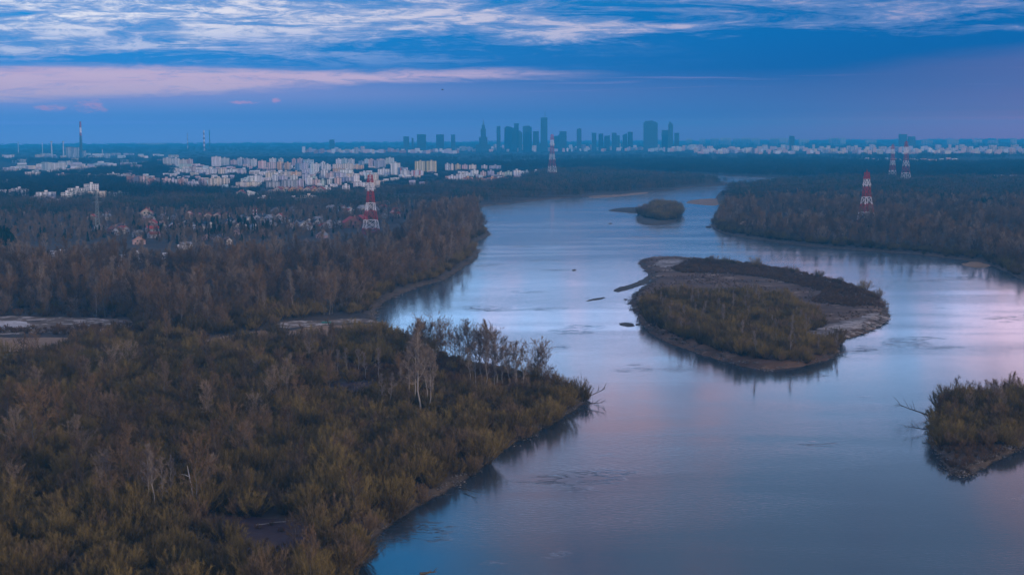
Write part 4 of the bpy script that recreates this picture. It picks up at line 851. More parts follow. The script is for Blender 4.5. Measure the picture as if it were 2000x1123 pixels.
#@@VEG
# ------------------------------------------------------------------ vegetation: prototypes
def unit(v): return v / (np.linalg.norm(v) + 1e-9)
def twig_tris(mb, base, dirs, length, width, rg, mi=0):
    """many thin tapering blades: arrays of base points, directions, lengths"""
    side = np.cross(dirs, rg.normal(0, 1, dirs.shape)); side /= np.linalg.norm(side, axis=1)[:, None] + 1e-9
    a = base - side * width[:, None] / 2; b = base + side * width[:, None] / 2; c = base + dirs * length[:, None]
    k = len(mb.v)
    mb.v += list(map(tuple, np.stack([a, b, c], 1).reshape(-1, 3)))
    for i in range(len(base)): mb.f.append((k + 3 * i, k + 3 * i + 1, k + 3 * i + 2)); mb.m.append(mi)
def bare_tree_mesh(seed, h, spread=0.34, start=0.3, up=0.75, limbs=15, twigs=15, tw=0.055, stems=1, fork=0.0):
    """leafless tree: trunk and limbs in one mesh, fine branches and twigs in another"""
    rg = np.random.default_rng(seed); T = MB(); C = MB()
    for s in range(stems):
        off = np.array([0, 0, 0.]) if stems == 1 else np.append(rg.normal(0, 0.5, 2), 0)
        lean = rg.normal(0, 0.05, 2) if stems == 1 else rg.normal(0, 0.14, 2)
        n = 8; ts = np.linspace(0, 1, n); hh = h * (1 if stems == 1 else rg.uniform(.8, 1))
        tr = np.array([off + np.array([lean[0] * hh * t + rg.normal(0, .010) * hh * (t > 0), lean[1] * hh * t + rg.normal(0, .010) * hh * (t > 0), hh * t]) for t in ts])
        r0 = h * 0.0108 / math.sqrt(stems)
        T.tube(tr, [r0 * (1.25 if t == 0 else 1) * (1 - 0.93 * t) + 0.012 for t in ts], 6)
        m_ = max(6, int(limbs / stems) + (2 if stems > 1 else 0))
        for i in range(m_):
            t = start + (0.97 - start) * ((i + rg.uniform(0, 1)) / m_)
            p = np.array([np.interp(t, ts, tr[:, j]) for j in range(3)])
            az = rg.uniform(0, 2 * math.pi) if stems == 1 else math.atan2(lean[1], lean[0]) + rg.normal(0, 1.3)
            f = (t - start) / (1 - start); shape = math.sin(math.pi * min(1, 0.22 + 0.72 * f)) ** 0.8
            L = h * spread * (0.35 + 0.75 * shape) * rg.uniform(.7, 1.15)
            el = up * (1 + 0.35 * f) + rg.normal(0, .12)
            d = np.array([math.cos(az) * math.cos(el), math.sin(az) * math.cos(el), math.sin(el)])
            pts = [p]; dd = d.copy()
            for k in range(4):
                dd = unit(dd + rg.normal(0, .13, 3) + np.array([0, 0, .10])); pts.append(pts[-1] + dd * L / 4)
            rl = r0 * (1 - 0.85 * t) * 0.62
            T.tube(pts, [rl, rl * .75, rl * .5, rl * .3, .012], 4, cap=False)
            pts = np.array(pts)
            for k in range(5):
                u = rg.uniform(.12, 1.0); q = np.array([np.interp(u * 4, range(5), pts[:, j]) for j in range(3)])
                bd = unit(dd + rg.normal(0, .55, 3) + np.array([0, 0, .25])); bl = L * rg.uniform(.28, .5)
                mid = q + bd * bl * .5; bd2 = unit(bd + rg.normal(0, .2, 3) + np.array([0, 0, .1])); end = mid + bd2 * bl * .5
                C.tube([q, mid, end], [rl * .35 + .012, rl * .22 + .008, .006], 3, cap=False)
                u2 = rg.uniform(0, 1, twigs); b = np.where(u2[:, None] < .5, q + (mid - q) * (u2[:, None] * 2), mid + (end - mid) * (u2[:, None] * 2 - 1))
                td = bd + rg.normal(0, .55, (twigs, 3)) + np.array([0, 0, .22]); td /= np.linalg.norm(td, axis=1)[:, None]
                twig_tris(C, b, td, rg.uniform(.5, 1.0, twigs) * (0.055 * h + .4), rg.uniform(.6, 1.2, twigs) * tw, rg)
    return T, C
def bush_mesh(seed, h, wide, stems=26, twigs=34, tw=0.06):
    rg = np.random.default_rng(seed); T = MB(); C = MB()
    for i in range(stems):
        az = rg.uniform(0, 2 * math.pi); out = rg.uniform(0, 1) ** 0.7
        el = math.pi / 2 - out * 0.98; L = h * (1.02 - 0.22 * out) * rg.uniform(.75, 1.1)
        p = np.array([math.cos(az) * .35 * wide * out * rg.uniform(.2, 1), math.sin(az) * .35 * wide * out * rg.uniform(.2, 1), 0.])
        d = np.array([math.cos(az) * math.cos(el), math.sin(az) * math.cos(el), math.sin(el)]); pts = [p]
        for k in range(3):
            d = unit(d + rg.normal(0, .10, 3) + np.array([0, 0, .10])); pts.append(pts[-1] + d * L / 3)
        T.tube(pts, [.07, .05, .03, .012], 3, cap=False); pts = np.array(pts)
        u = rg.uniform(.22, 1, twigs) ** 0.8 * 3
        b = np.column_stack([np.interp(u, range(4), pts[:, j]) for j in range(3)])
        td = d + rg.normal(0, .60, (twigs, 3)) + np.array([0, 0, .30]); td /= np.linalg.norm(td, axis=1)[:, None]
        twig_tris(C, b, td, rg.uniform(.5, 1.1, twigs) * h * .21, rg.uniform(.7, 1.3, twigs) * tw, rg)
    return T, C
def conifer_mesh(seed, h, pine=True):
    rg = np.random.default_rng(seed); T = MB(); C = MB()
    T.tube([(0, 0, 0), (rg.normal(0, .1), rg.normal(0, .1), h * .5), (0, 0, h * .97)], [h * .014, h * .010, .03], 6)
    lo = .38 if pine else .10
    for t in np.linspace(lo, .98, 16 if pine else 22):
        rad = h * (.20 * math.sin(math.pi * (.22 + .76 * (t - lo) / (1 - lo))) if pine else .19 * (1 - t) + .012)
        for k in range(7):
            az = rg.uniform(0, 6.283); d = np.array([math.cos(az), math.sin(az), rg.uniform(-.15, .35)]); L = rad * rg.uniform(.6, 1.15)
            p = np.array([0, 0, h * t]); u = rg.uniform(.2, 1, 12); b = p + d * (u * L)[:, None]
            td = d + rg.normal(0, .7, (12, 3)); td /= np.linalg.norm(td, axis=1)[:, None]
            twig_tris(C, b, td, np.full(12, h * .055), np.full(12, h * .028), rg)
    return T, C
def clump_mesh(seed, size=46, n=22, hmin=9, hmax=17, conifer=0.25):
    """a patch of distant wood: pale trunks and ragged crowns"""
    rg = np.random.default_rng(seed); C = MB()
    for i in range(n):
        x, y = rg.uniform(-size / 2, size / 2, 2); h = rg.uniform(hmin, hmax); w = h * rg.uniform(.26, .40)
        con = rg.uniform() < conifer
        C.tube([(x, y, 0), (x + rg.normal(0, .4), y, h * .8)], [.28, .1], 3, 1, cap=False)
        m_ = 85; q = rg.normal(0, 1, (m_, 3)); q /= np.linalg.norm(q, axis=1)[:, None]; q *= rg.uniform(.45, 1, m_)[:, None] ** .5
        zc = h * .60; b = np.column_stack([x + q[:, 0] * w, y + q[:, 1] * w, zc + q[:, 2] * h * .40])
        if con:
            zz = rg.uniform(.15, 1, m_); rr = (1 - zz) * h * .24 + .15; a = rg.uniform(0, 6.283, m_); b = np.column_stack([x + np.cos(a) * rr, y + np.sin(a) * rr, zz * h])
        td = q * .6 + rg.normal(0, .35, (m_, 3)) + np.array([0, 0, .6]); td /= np.linalg.norm(td, axis=1)[:, None]
        twig_tris(C, b, td, rg.uniform(1.2, 2.6, m_), rg.uniform(.25, .6, m_), rg, 2 if con else 0)
    return C

def to_mesh(name, mb, mats):
    me = bpy.data.meshes.new(name); me.from_pydata(mb.v, [], mb.f)
    for m_ in mats: me.materials.append(m_)
    me.polygons.foreach_set('material_index', np.asarray(mb.m, np.int32)); me.update(); return me
def join(a, b):
    k = len(a.v); c = MB(); c.v = a.v + b.v; c.f = a.f + [tuple(i + k for i in f) for f in b.f]; c.m = [0] * len(a.f) + [1] * len(b.f); return c
KIND = {}
def kind(key, makers, bark, leaf):
    L = []
    for T, C in makers:
        L.append((to_mesh(key + '_trunk', T, [M[bark]]), to_mesh(key + '_crown', C, [M[leaf]]), bpy.data.objects.new(key, to_mesh(key, join(T, C), [M[bark], M[leaf]]))))
    KIND[key] = L
kind('willow_bush', [bush_mesh(100 + i, (4.2, 5.4, 6.6, 5.0, 7.4, 3.6)[i], (6.0, 6.6, 7.0, 5.4, 6.6, 6.0)[i], 42, 64, .060) for i in range(6)], 'willow_bark', 'willow')
kind('scrub_bush', [bush_mesh(140 + i, 2.2 + .3 * i, 3.0, 24, 30, .07) for i in range(4)], 'willow_bark', 'scrub')
kind('bare_tree', [bare_tree_mesh(200 + i, h, sp, st, up, l, 26, .075) for i, (h, sp, st, up, l) in enumerate(
    [(18, .36, .25, .70, 26), (20, .30, .30, .80, 26), (16, .46, .16, .55, 28), (22, .27, .34, .9, 26), (15, .50, .14, .5, 28), (19, .34, .22, .7, 26)])], 'bark', 'twig')
kind('birch_tree', [bare_tree_mesh(240 + i, h, sp, st, up, l, 24, .085) for i, (h, sp, st, up, l) in enumerate(
    [(22, .17, .35, 1.0, 16), (24, .15, .40, 1.05, 16), (20, .19, .3, .95, 15), (18, .2, .3, .9, 14)])], 'pale_bark', 'pale_twig')
kind('spreading_tree', [bare_tree_mesh(260 + i, 19, .50, .18, .55, 40, 34, .075, 3) for i in range(3)], 'bark', 'twig')
kind('conifer_tree', [conifer_mesh(280 + i, 15 + i, i % 2 == 0) for i in range(4)], 'bark', 'needles')
CL = [bpy.data.objects.new('wood_clump', to_mesh('wood_clump', clump_mesh(300 + i, conifer=c), [M['wood'], M['bark'], M['needles']])) for i, c in enumerate((.1, .1, .3, .6))]

CL2 = [bpy.data.objects.new('wood_clump', to_mesh('far_wood_clump', clump_mesh(320 + i, conifer=c), [M['far_wood'], M['willow_bark'], M['far_wood']])) for i, c in enumerate((.2, .3, .5, .8))]
def scatter(px, spacing, seed, avoid=(), margin=0.0, z=None, poly=None, jitter=.46):
    rg = np.random.default_rng(seed); P = gp(px)[:, :2] if poly is None else poly
    lo, hi = P.min(0), P.max(0)
    gx, gy = np.meshgrid(np.arange(lo[0], hi[0], spacing), np.arange(lo[1], hi[1], spacing)); q = np.column_stack([gx.ravel(), gy.ravel()])
    q += rg.uniform(-jitter, jitter, q.shape) * spacing
    q = q[inside(P, q)]
    # keep what the camera (or one a step to the side) can see
    q = q[(q[:, 1] > 340) & (np.abs(q[:, 0]) < q[:, 1] * .36 + 25)]
    for a in avoid: q = q[~inside(a, q)] if len(q) else q
    if margin and len(q): q = q[edge_dist(SHORE, q, False) > margin]
    return q
PLANTS = []        # (kind, variant, x, y, z, rot, scale, zone)
def add(key, q, zone, smin=.8, smax=1.2, zf=None, seed=0):
    if len(q) == 0: return
    rg = np.random.default_rng(seed + 999); z = (zf or main_z)(q)
    for (x, y), zz in zip(q, z):
        PLANTS.append((key, int(rg.integers(len(KIND[key]))), x, y, max(zz, .1) - .1, rg.uniform(0, 6.283), rg.uniform(smin, smax), zone))

PEN = [(-80, 1180), (690, 1180), (712, 1100), (725, 1070), (760, 1037), (800, 1007), (850, 977), (930, 930), (1010, 868), (1060, 843), (1105, 817), (1138, 795),
       (1150, 782), (1100, 762), (1010, 745), (900, 725), (820, 695), (760, 662), (690, 660), (600, 672), (520, 668), (440, 690), (330, 676), (250, 672), (150, 684), (90, 706), (-80, 716)]
THIN = [gp([(690, 735), (860, 700), (1060, 765), (1040, 790), (870, 775), (760, 790), (700, 775)])[:, :2], gp([(500, 720), (680, 712), (700, 748), (600, 760), (520, 745)])[:, :2]]
q = scatter(PEN, 5.6, 1, CLEAR + [POND] + THIN, 0.9); q = q[RNG.uniform(size=len(q)) < .93]
add('willow_bush', q, 'pen', .7, 1.5, seed=1)
q = scatter(PEN, 5.5, 2, CLEAR[:3] + [POND], 3.0); add('scrub_bush', q[RNG.uniform(size=len(q)) < .5], 'pen', .7, 1.3, seed=2)
for t_ in THIN: add('scrub_bush', scatter(None, 3.4, 8, CLEAR[:3], 2.5, poly=t_), 'pen', .6, 1.3, seed=8); add('willow_bush', scatter(None, 8.5, 9, CLEAR[:3], 2.5, poly=t_), 'pen', .35, .8, seed=9)
for c_ in CLEAR[:2]: add('scrub_bush', scatter(None, 7, 3, poly=c_), 'clear', .4, .8, seed=3)
q = scatter(PEN, 26, 4, CLEAR + [POND], 8.0); add('bare_tree', q[RNG.uniform(size=len(q)) < .45], 'pen', .45, .75, seed=4)
q = scatter([(-80, 1010), (330, 1000), (560, 900), (700, 780), (700, 720), (100, 720), (-80, 730)], 19, 5, CLEAR, 8.0); add('bare_tree', q[RNG.uniform(size=len(q)) < .5], 'pen', .6, .9, seed=5)

def put(key, pts, zone, seed=0):
    """single plants the photo shows: base pixel, top pixel row"""
    rg = np.random.default_rng(seed + 77)
    for i, (px, py, top) in enumerate(pts):
        g = at(px, py, 2.2); z = float(main_z(g[None, :2])[0]); v = i % len(KIND[key]); me = KIND[key][v][2].data
        hh = max(w.co.z for w in me.vertices) * .80; ht = float(on(px, top, g[1])[2]) - z
        PLANTS.append((key, v, g[0], g[1], max(z, .1) - .1, rg.uniform(0, 6.283), ht / hh, zone))
put('spreading_tree', [(843, 690, 622), (1040, 748, 672)], 'point', 1)
put('bare_tree', [(795, 682, 648), (812, 690, 640), (868, 700, 632), (880, 700, 645), (905, 712, 640), (920, 715, 637), (940, 722, 645), (955, 720, 640), (962, 728, 650), (828, 688, 634),
                  (1000, 742, 680), (990, 735, 676), (1062, 752, 690), (978, 730, 668), (935, 716, 650), (780, 676, 655), (765, 672, 652), (802, 686, 640), (820, 688, 636), (836, 694, 640), (856, 696, 636), (862, 702, 645), (888, 706, 650), (912, 716, 642), (948, 724, 646), (970, 730, 660), (1075, 758, 718), (1052, 750, 685), (898, 706, 655)], 'point', 2)
put('birch_tree', [(930, 758, 682), (942, 760, 690), (952, 762, 688), (965, 762, 695), (983, 764, 690), (996, 766, 692), (1008, 768, 700), (1022, 770, 690), (1010, 758, 680), (972, 756, 685), (920, 752, 690),
                   (812, 800, 668), (822, 815, 655), (835, 800, 690), (800, 790, 700), (846, 786, 700), (785, 780, 720), (760, 805, 740), (748, 800, 742), (770, 795, 745), (838, 812, 700)], 'point', 3)
put('birch_tree', [(660, 735, 690), (680, 738, 688), (715, 742, 695), (700, 730, 686), (740, 745, 690)], 'pen', 4)
put('spreading_tree', [(264, 990, 880), (222, 880, 790)], 'pale', 5)
put('birch_tree', [(290, 1000, 897), (304, 1004, 888), (318, 1002, 912), (335, 995, 905)], 'pale', 6)
put('bare_tree', [(388, 1003, 860), (582, 955, 868), (70, 900, 770), (95, 860, 760), (455, 880, 790), (170, 860, 750), (35, 870, 800), (150, 960, 868), (640, 850, 790), (560, 870, 800), (500, 830, 770), (420, 800, 735)], 'pen', 7)

LW = [(-80, 626), (60, 625), (230, 630), (300, 662), (420, 660), (500, 648), (560, 628), (680, 622), (735, 616), (745, 600), (772, 582), (870, 547), (930, 508), (935, 490), (925, 478), (954, 463), (948, 442), (938, 408), (850, 430), (780, 462), (640, 494), (420, 512), (200, 502), (-80, 522)]
FR = [(240, 634), (300, 668), (420, 664), (500, 652), (556, 636), (620, 622), (560, 606), (300, 612), (240, 618)]
HS = [gp(a)[:, :2] for a in ([(70, 490), (140, 492), (145, 520), (60, 520)], [(225, 495), (345, 490), (350, 522), (230, 530)])]
q = scatter(LW, 10.5, 10, CLEAR + HS, 9.0); pq = pix(np.column_stack([q, np.full(len(q), 2.)])); up_ = (pq[1] < 530) & (pq[0] < 800); qa = q[~up_]; hi_ = lumps(qa[:, 0] * 1.7, qa[:, 1] * 1.7) > .05; add('bare_tree', qa[hi_], 'left', .8, 1.3, seed=10); add('bare_tree', qa[~hi_], 'left', .45, .85, seed=15); add('bare_tree', q[up_], 'left', .40, .75, seed=14)
q = scatter(FR, 6.0, 16, CLEAR, 3.0); add('willow_bush', q[RNG.uniform(size=len(q)) < .85], 'left', .7, 1.6, seed=16)
q = scatter([(-80, 630), (240, 634), (240, 616), (-80, 612)], 8.0, 17, CLEAR, 3.0); add('scrub_bush', q, 'left', .8, 1.6, seed=17)
q = scatter([(-80, 650), (60, 650), (240, 642), (300, 660), (200, 668), (60, 659), (-80, 660)], 5.0, 18, [POND], 3.0); add('scrub_bush', q, 'left', .7, 1.4, seed=18)
q = scatter(LW, 40, 11, CLEAR + HS, 9.0); add('birch_tree', q, 'left', .7, 1.15, seed=11)
q = scatter(LW, 7.5, 12, CLEAR + HS, 6.5); d = edge_dist(SHORE, q, False); add('willow_bush', q[(d < 22) | (RNG.uniform(size=len(q)) < .25)], 'left', .7, 1.2, seed=12)
put('birch_tree', [(80, 600, 520), (100, 590, 530), (218, 590, 515), (35, 570, 480), (633, 545, 465), (635, 540, 480), (150, 585, 525), (355, 610, 560), (20, 600, 530)], 'left', 13)
RB = [(1392, 438), (1404, 455), (1500, 471), (1640, 486), (1780, 496), (1905, 510), (1950, 525), (2000, 545), (2100, 590), (2200, 560), (2200, 420), (1900, 405), (1600, 400), (1405, 405)]
q = scatter(RB, 10.5, 20, CLEAR, 9.0); d = edge_dist(SHORE, q, False); hi_ = lumps(q[:, 0] * 1.5, q[:, 1] * 1.5) > .1; add('bare_tree', q[hi_], 'right', .65, 1.05, seed=20); add('bare_tree', q[~hi_], 'right', .35, .7, seed=22)
qc = scatter(RB, 55, 23, CLEAR, 12.0); add('conifer_tree', qc[RNG.uniform(size=len(qc)) < .4], 'right', .5, .8, seed=23)
q = scatter(RB, 8, 21, CLEAR, 2.5); d = edge_dist(SHORE, q, False); add('willow_bush', q[d < 40], 'right', .7, 1.3, seed=21)
RB2 = [(1400, 405), (2200, 430), (2200, 358), (1640, 352), (1530, 360), (1450, 367), (1412, 376), (1402, 390)]
# islands
IA = gp([(1252, 612), (1268, 596), (1310, 588), (1380, 585), (1480, 584), (1540, 598), (1590, 628), (1640, 658), (1636, 690), (1592, 710), (1530, 716), (1470, 712), (1398, 692), (1326, 667), (1272, 641)])[:, :2]
IB = gp([(1310, 532), (1345, 512), (1400, 513), (1540, 532), (1640, 556), (1715, 585), (1728, 606), (1660, 606), (1580, 596), (1610, 578), (1500, 550), (1420, 541), (1330, 540)])[:, :2]
q = scatter(None, 4.6, 30, [SANDP], poly=IA); add('willow_bush', q, 'isl', .6, 1.4, ISLz, 30)
q = scatter(None, 20, 31, poly=IA); add('birch_tree', q, 'isl', .35, .55, ISLz, 31)
q = scatter(None, 2.5, 32, [SANDP], poly=IB); add('scrub_bush', q, 'isl', .35, .75, ISLz, 32); q = scatter(None, 11, 45, [SANDP], poly=IB); add('scrub_bush', q, 'isl', .8, 1.3, ISLz, 45)
q = scatter(None, 3.6, 33, [SANDP, SANDQ, IA, IB], poly=ISL); q = q[edge_dist(ISL, q) > 3]; add('scrub_bush', q[(lumps(q[:, 0] * 3, q[:, 1] * 3) > -.1) & (RNG.uniform(size=len(q)) < .8)], 'isl', .22, .5, ISLz, 33)
q = at(np.array([1385, 1395, 1418, 1428, 1432, 1440, 1475, 1550, 1600, 1640, 1690, 1715]), np.array([514, 515, 517, 518, 519, 519, 524, 535, 545, 555, 570, 582]), 2)[:, :2]; add('willow_bush', q, 'isl', .8, 1.2, ISLz, 34)
IC = gp([(1248, 419), (1290, 405), (1320, 410), (1328, 420), (1318, 431), (1290, 434), (1260, 428)])[:, :2]
q = scatter(None, 6.0, 35, poly=IC); add('willow_bush', q, 'isl2', 1.2, 2.0, IS2z, 35)
q = scatter(None, 3.6, 36, poly=IS3); q = q[(edge_dist(IS3, q) > 1.7)]; f = at(np.full(len(q), 0.), np.full(len(q), 600.)); 
px_, py_ = pix(np.column_stack([q, np.full(len(q), 2.)])); low = py_ > 872; back_ = py_ < 846
add('willow_bush', q[~low & ~back_], 'isl3', .7, 1.15, IS3z, 36); qb = q[back_]; add('willow_bush', qb[RNG.uniform(size=len(qb)) < .5], 'isl3', 1.0, 1.5, IS3z, 39); add('scrub_bush', q[low], 'isl3', .6, 1.0, IS3z, 37)
q = scatter(None, 9, 38, poly=IS3); px_, py_ = pix(np.column_stack([q, np.full(len(q), 2.)])); add('bare_tree', q[(py_ < 838) & (px_ > 1830)], 'isl3', .38, .55, IS3z, 38)
# suburb: conifers and bare trees between the houses
SUB = [(-80, 500), (200, 478), (420, 490), (640, 468), (760, 440), (850, 425), (940, 408), (950, 398), (850, 405), (700, 415), (400, 420), (-80, 430)]
q = scatter(SUB, 11.5, 40, SUBA, 9.0); add('bare_tree', q, 'sub', .28, .62, seed=40)
q = scatter([(150, 484), (250, 462), (420, 470), (520, 462), (560, 450), (480, 440), (300, 455), (200, 462)], 14, 41, SUBA); add('conifer_tree', q, 'sub', .5, .8, seed=41)
q = scatter(SUB, 30, 42, SUBA, 9.0); add('conifer_tree', q, 'sub', .4, .7, seed=42)
q = scatter([(-80, 500), (30, 498), (30, 478), (-80, 480)], 12, 43); add('conifer_tree', q, 'left', .9, 1.3, seed=43)

# ------------------------------------------------------------------ vegetation: the largest of each kind as things, the rest as masses
ZONES = {'pen': 'near left bank', 'point': 'near left bank', 'clear': 'near left bank', 'pale': 'near left bank', 'left': 'left bank wood', 'right': 'right bank wood', 'isl': 'large island', 'isl2': 'small upper island', 'isl3': 'right edge island', 'sub': 'suburb'}
LAB = {
 ('willow_bush', 'pen'): 'rounded olive willow bush in the thicket on the near left bank', ('willow_bush', 'isl3'): 'olive willow bush on the small island at the right edge',
 ('willow_bush', 'isl'): 'olive willow bush on the large middle island', ('willow_bush', 'left'): 'willow bush at the foot of the left bank wood',
 ('scrub_bush', 'pen'): 'low brown scrub bush between the willows on the near left bank', ('scrub_bush', 'left'): 'low brown scrub bush round the sandy lot at the left edge', ('scrub_bush', 'clear'): 'small brown scrub tuft in a dark clearing on the near left bank',
 ('scrub_bush', 'isl3'): 'low dry scrub bush at the front of the right edge island', ('scrub_bush', 'isl'): 'low brown scrub bush on the dry top of the large island',
 ('bare_tree', 'pen'): 'bare brown tree rising above the willow thicket on the near left bank', ('bare_tree', 'point'): 'tall bare tree standing against the water on the wooded point',
 ('bare_tree', 'left'): 'tall bare brown tree in the left bank wood', ('bare_tree', 'isl3'): 'thin bare tree among the bushes of the right edge island',
 ('bare_tree', 'right'): 'bare brown tree in the right bank wood', ('bare_tree', 'sub'): 'bare tree among the houses of the suburb',
 ('birch_tree', 'point'): 'slender pale-trunked bare tree in the clump on the wooded point', ('birch_tree', 'pen'): 'slender pale-trunked bare tree beside the dark clearing in the thicket',
 ('birch_tree', 'pale'): 'slender white-trunked tree in the pale group low on the left', ('birch_tree', 'left'): 'slender pale-trunked bare tree in the left bank wood',
 ('birch_tree', 'isl'): 'slender pale young tree among the willows of the large island',
 ('conifer_tree', 'sub'): 'dark green conifer between the houses of the suburb', ('conifer_tree', 'right'): 'dark green conifer among the bare trees of the right bank wood', ('conifer_tree', 'left'): 'dark green conifer at the left edge behind the wood'}
SINGLE = ['wide-crowned bare tree, tallest of the wooded point, against the water', 'round-crowned bare tree at the right end of the wooded point',
          'pale grey fan-shaped bare tree low on the left beside white trunks', 'pale grey bare tree in the thicket above the fan-shaped one']
def individual(pl, single=None):
    key, v, x, y, z, rot, sc, zone = pl; T, C, J = KIND[key][v]
    r = empty(key, (x, y, z), rot); r.scale = (sc, sc, sc)
    bush = key.endswith('bush')
    for nm, me in (('stem' if bush else 'trunk', T), ('foliage' if bush else 'crown', C)):
        o = bpy.data.objects.new(nm, me); o.parent = r; COL.objects.link(o)
    lab = single or LAB[(key, zone)]
    tag(r, lab, {'willow_bush': 'bush', 'scrub_bush': 'bush'}.get(key, 'tree'), None if single else {'willow_bush': 'willow bushes', 'scrub_bush': 'scrub bushes', 'bare_tree': 'bare trees', 'birch_tree': 'pale-trunked trees', 'conifer_tree': 'conifers'}[key] + ' of the ' + ZONES[zone])
def instancer(name, rows, protos, label, cat):
    """one mass of plants: points with an instance each"""
    me = bpy.data.meshes.new(name); me.from_pydata([(r[2], r[3], r[4]) for r in rows], [], [])
    for nm, ty, vals in (('turn', 'FLOAT', [r[5] for r in rows]), ('grow', 'FLOAT', [r[6] for r in rows]), ('pick', 'INT', [r[1] for r in rows])):
        a = me.attributes.new(nm, ty, 'POINT'); a.data.foreach_set('value', np.asarray(vals, np.int32 if ty == 'INT' else np.float32))
    o = bpy.data.objects.new(name, me); COL.objects.link(o); tag(o, label, cat, None, 'stuff')
    g = bpy.data.node_groups.new(name, 'GeometryNodeTree')
    g.interface.new_socket('Geometry', in_out='INPUT', socket_type='NodeSocketGeometry'); g.interface.new_socket('Geometry', in_out='OUTPUT', socket_type='NodeSocketGeometry')
    n = N(g); gi = n.new('NodeGroupInput'); go = n.new('NodeGroupOutput'); iop = n.new('GeometryNodeInstanceOnPoints'); jn = n.new('GeometryNodeJoinGeometry')
    for p in reversed(protos):
        oi = n.new('GeometryNodeObjectInfo'); oi.inputs['Object'].default_value = p; oi.inputs['As Instance'].default_value = True
        g.links.new(oi.outputs['Geometry'], jn.inputs[0])
    def attr(nm, ty):
        a = n.new('GeometryNodeInputNamedAttribute', data_type=ty); a.inputs[0].default_value = nm; return a.outputs[0]
    cx = n.new('ShaderNodeCombineXYZ'); g.links.new(attr('turn', 'FLOAT'), cx.inputs[2])
    e2r = n.new('FunctionNodeEulerToRotation'); g.links.new(cx.outputs[0], e2r.inputs[0])
    g.links.new(gi.outputs[0], iop.inputs['Points']); g.links.new(jn.outputs[0], iop.inputs['Instance'])
    iop.inputs['Pick Instance'].default_value = True
    g.links.new(attr('pick', 'INT'), iop.inputs['Instance Index']); g.links.new(e2r.outputs[0], iop.inputs['Rotation']); g.links.new(attr('grow', 'FLOAT'), iop.inputs['Scale'])
    g.links.new(iop.outputs[0], go.inputs[0])
    md = o.modifiers.new('plants', 'NODES'); md.node_group = g
    return o
si = 0; rest = {}
MASS = {'willow_bush': ('willow_thicket', 'olive willow thicket covering the river banks and islands', 'thicket'), 'scrub_bush': ('scrub', 'low brown scrub over the banks and the islands', 'scrub'),
        'bare_tree': ('bare_wood', 'bare brown woods on both banks of the river', 'woodland'), 'birch_tree': ('birch_stand', 'scattered pale-trunked trees deeper in the woods', 'woodland'), 'conifer_tree': ('conifer_belt', 'dark green conifers deeper in the suburb', 'woodland')}
for key in KIND:
    L = [p for p in PLANTS if p[0] == key]
    if key == 'spreading_tree':
        for p in L: individual(p, SINGLE[si]); si += 1
        continue
    x = np.array([p[2] for p in L]); y = np.array([p[3] for p in L]); s_ = np.array([p[6] for p in L])
    px_, py_ = pix(np.column_stack([x, y, np.array([p[4] for p in L]) + 2]))
    vis = (px_ > 4) & (px_ < 1996) & (py_ < 1123)
    special = np.array([p[7] in ('point', 'pale') for p in L])
    size = np.where(vis, s_ / y, 0) + special * 1.0
    top = set(np.argsort(-size)[:300].tolist())
    for i, p in enumerate(L):
        if i in top and size[i] > 0: individual(p)
    rows = [p for i, p in enumerate(L) if not (i in top and size[i] > 0)]
    print(key, len(L), 'rest', len(rows))
    if rows: instancer(MASS[key][0], rows, [k[2] for k in KIND[key]], MASS[key][1], MASS[key][2])

# flood debris along the waterlines: stones, mud lumps and sticks nobody could count
def debris_mesh(seed):
    rg = np.random.default_rng(seed); b = MB()
    for i in range(14):
        x, y = rg.normal(0, 1.3, 2); r0 = rg.uniform(.10, .42); k = len(b.v)
        P_ = [(1, 0, 0), (0, 1, 0), (-1, 0, 0), (0, -1, 0), (0, 0, .8), (0, 0, -.5)]
        b.v += [(x + p[0] * r0 * rg.uniform(.7, 1.5), y + p[1] * r0 * rg.uniform(.7, 1.5), p[2] * r0 + .05) for p in P_]
        for f in ((0, 1, 4), (1, 2, 4), (2, 3, 4), (3, 0, 4), (1, 0, 5), (2, 1, 5), (3, 2, 5), (0, 3, 5)): b.f.append(tuple(k + j for j in f)); b.m.append(0)
    for i in range(9):
        x, y = rg.normal(0, 1.2, 2); a = rg.uniform(0, 6.283); L = rg.uniform(.6, 2.6); z = rg.uniform(.05, .5)
        b.tube([(x, y, .08), (x + math.cos(a) * L * .5, y + math.sin(a) * L * .5, z * .6 + .1), (x + math.cos(a) * L, y + math.sin(a) * L, z + .1)], [.07, .05, .02], 3, 1, cap=False)
    return b
DEB = [bpy.data.objects.new('debris', to_mesh('debris', debris_mesh(400 + i), [M['rubble'], M['deadwood']])) for i in range(4)]
rg = np.random.default_rng(77); drows = []
for line, zf, lo, hi, gap_ in ((shoreL, main_z, .6, 5.5, 1.6), (shoreR, main_z, .8, 5.0, 3.0), (np.vstack([ISL, ISL[:1]]), ISLz, .6, 5.5, 1.0), (np.vstack([IS2, IS2[:1]]), IS2z, .8, 5, 3.0), (np.vstack([IS3, IS3[:1]]), IS3z, .5, 4.5, .7)):
    sgn = 1.0 if zf is main_z else np.sign(np.sum(line[:-1, 0] * line[1:, 1] - line[1:, 0] * line[:-1, 1])); seg = np.diff(line, axis=0); Ls = np.linalg.norm(seg, axis=1)
    for (p, d, L) in zip(line[:-1], seg, Ls):
        if np.linalg.norm(p) > 2300 or L < 1e-6: continue
        for j in range(max(1, int(L / gap_ + rg.uniform()))):
            if rg.uniform() < .35: continue
            nrm = np.array([-d[1], d[0]]) / L * sgn; q = p + d * rg.uniform() + nrm * rg.uniform(lo, hi)
            z = float(0); drows.append([q, zf, rg.integers(4), rg.uniform(0, 6.28), rg.uniform(.4, 1.2)])
out_ = []
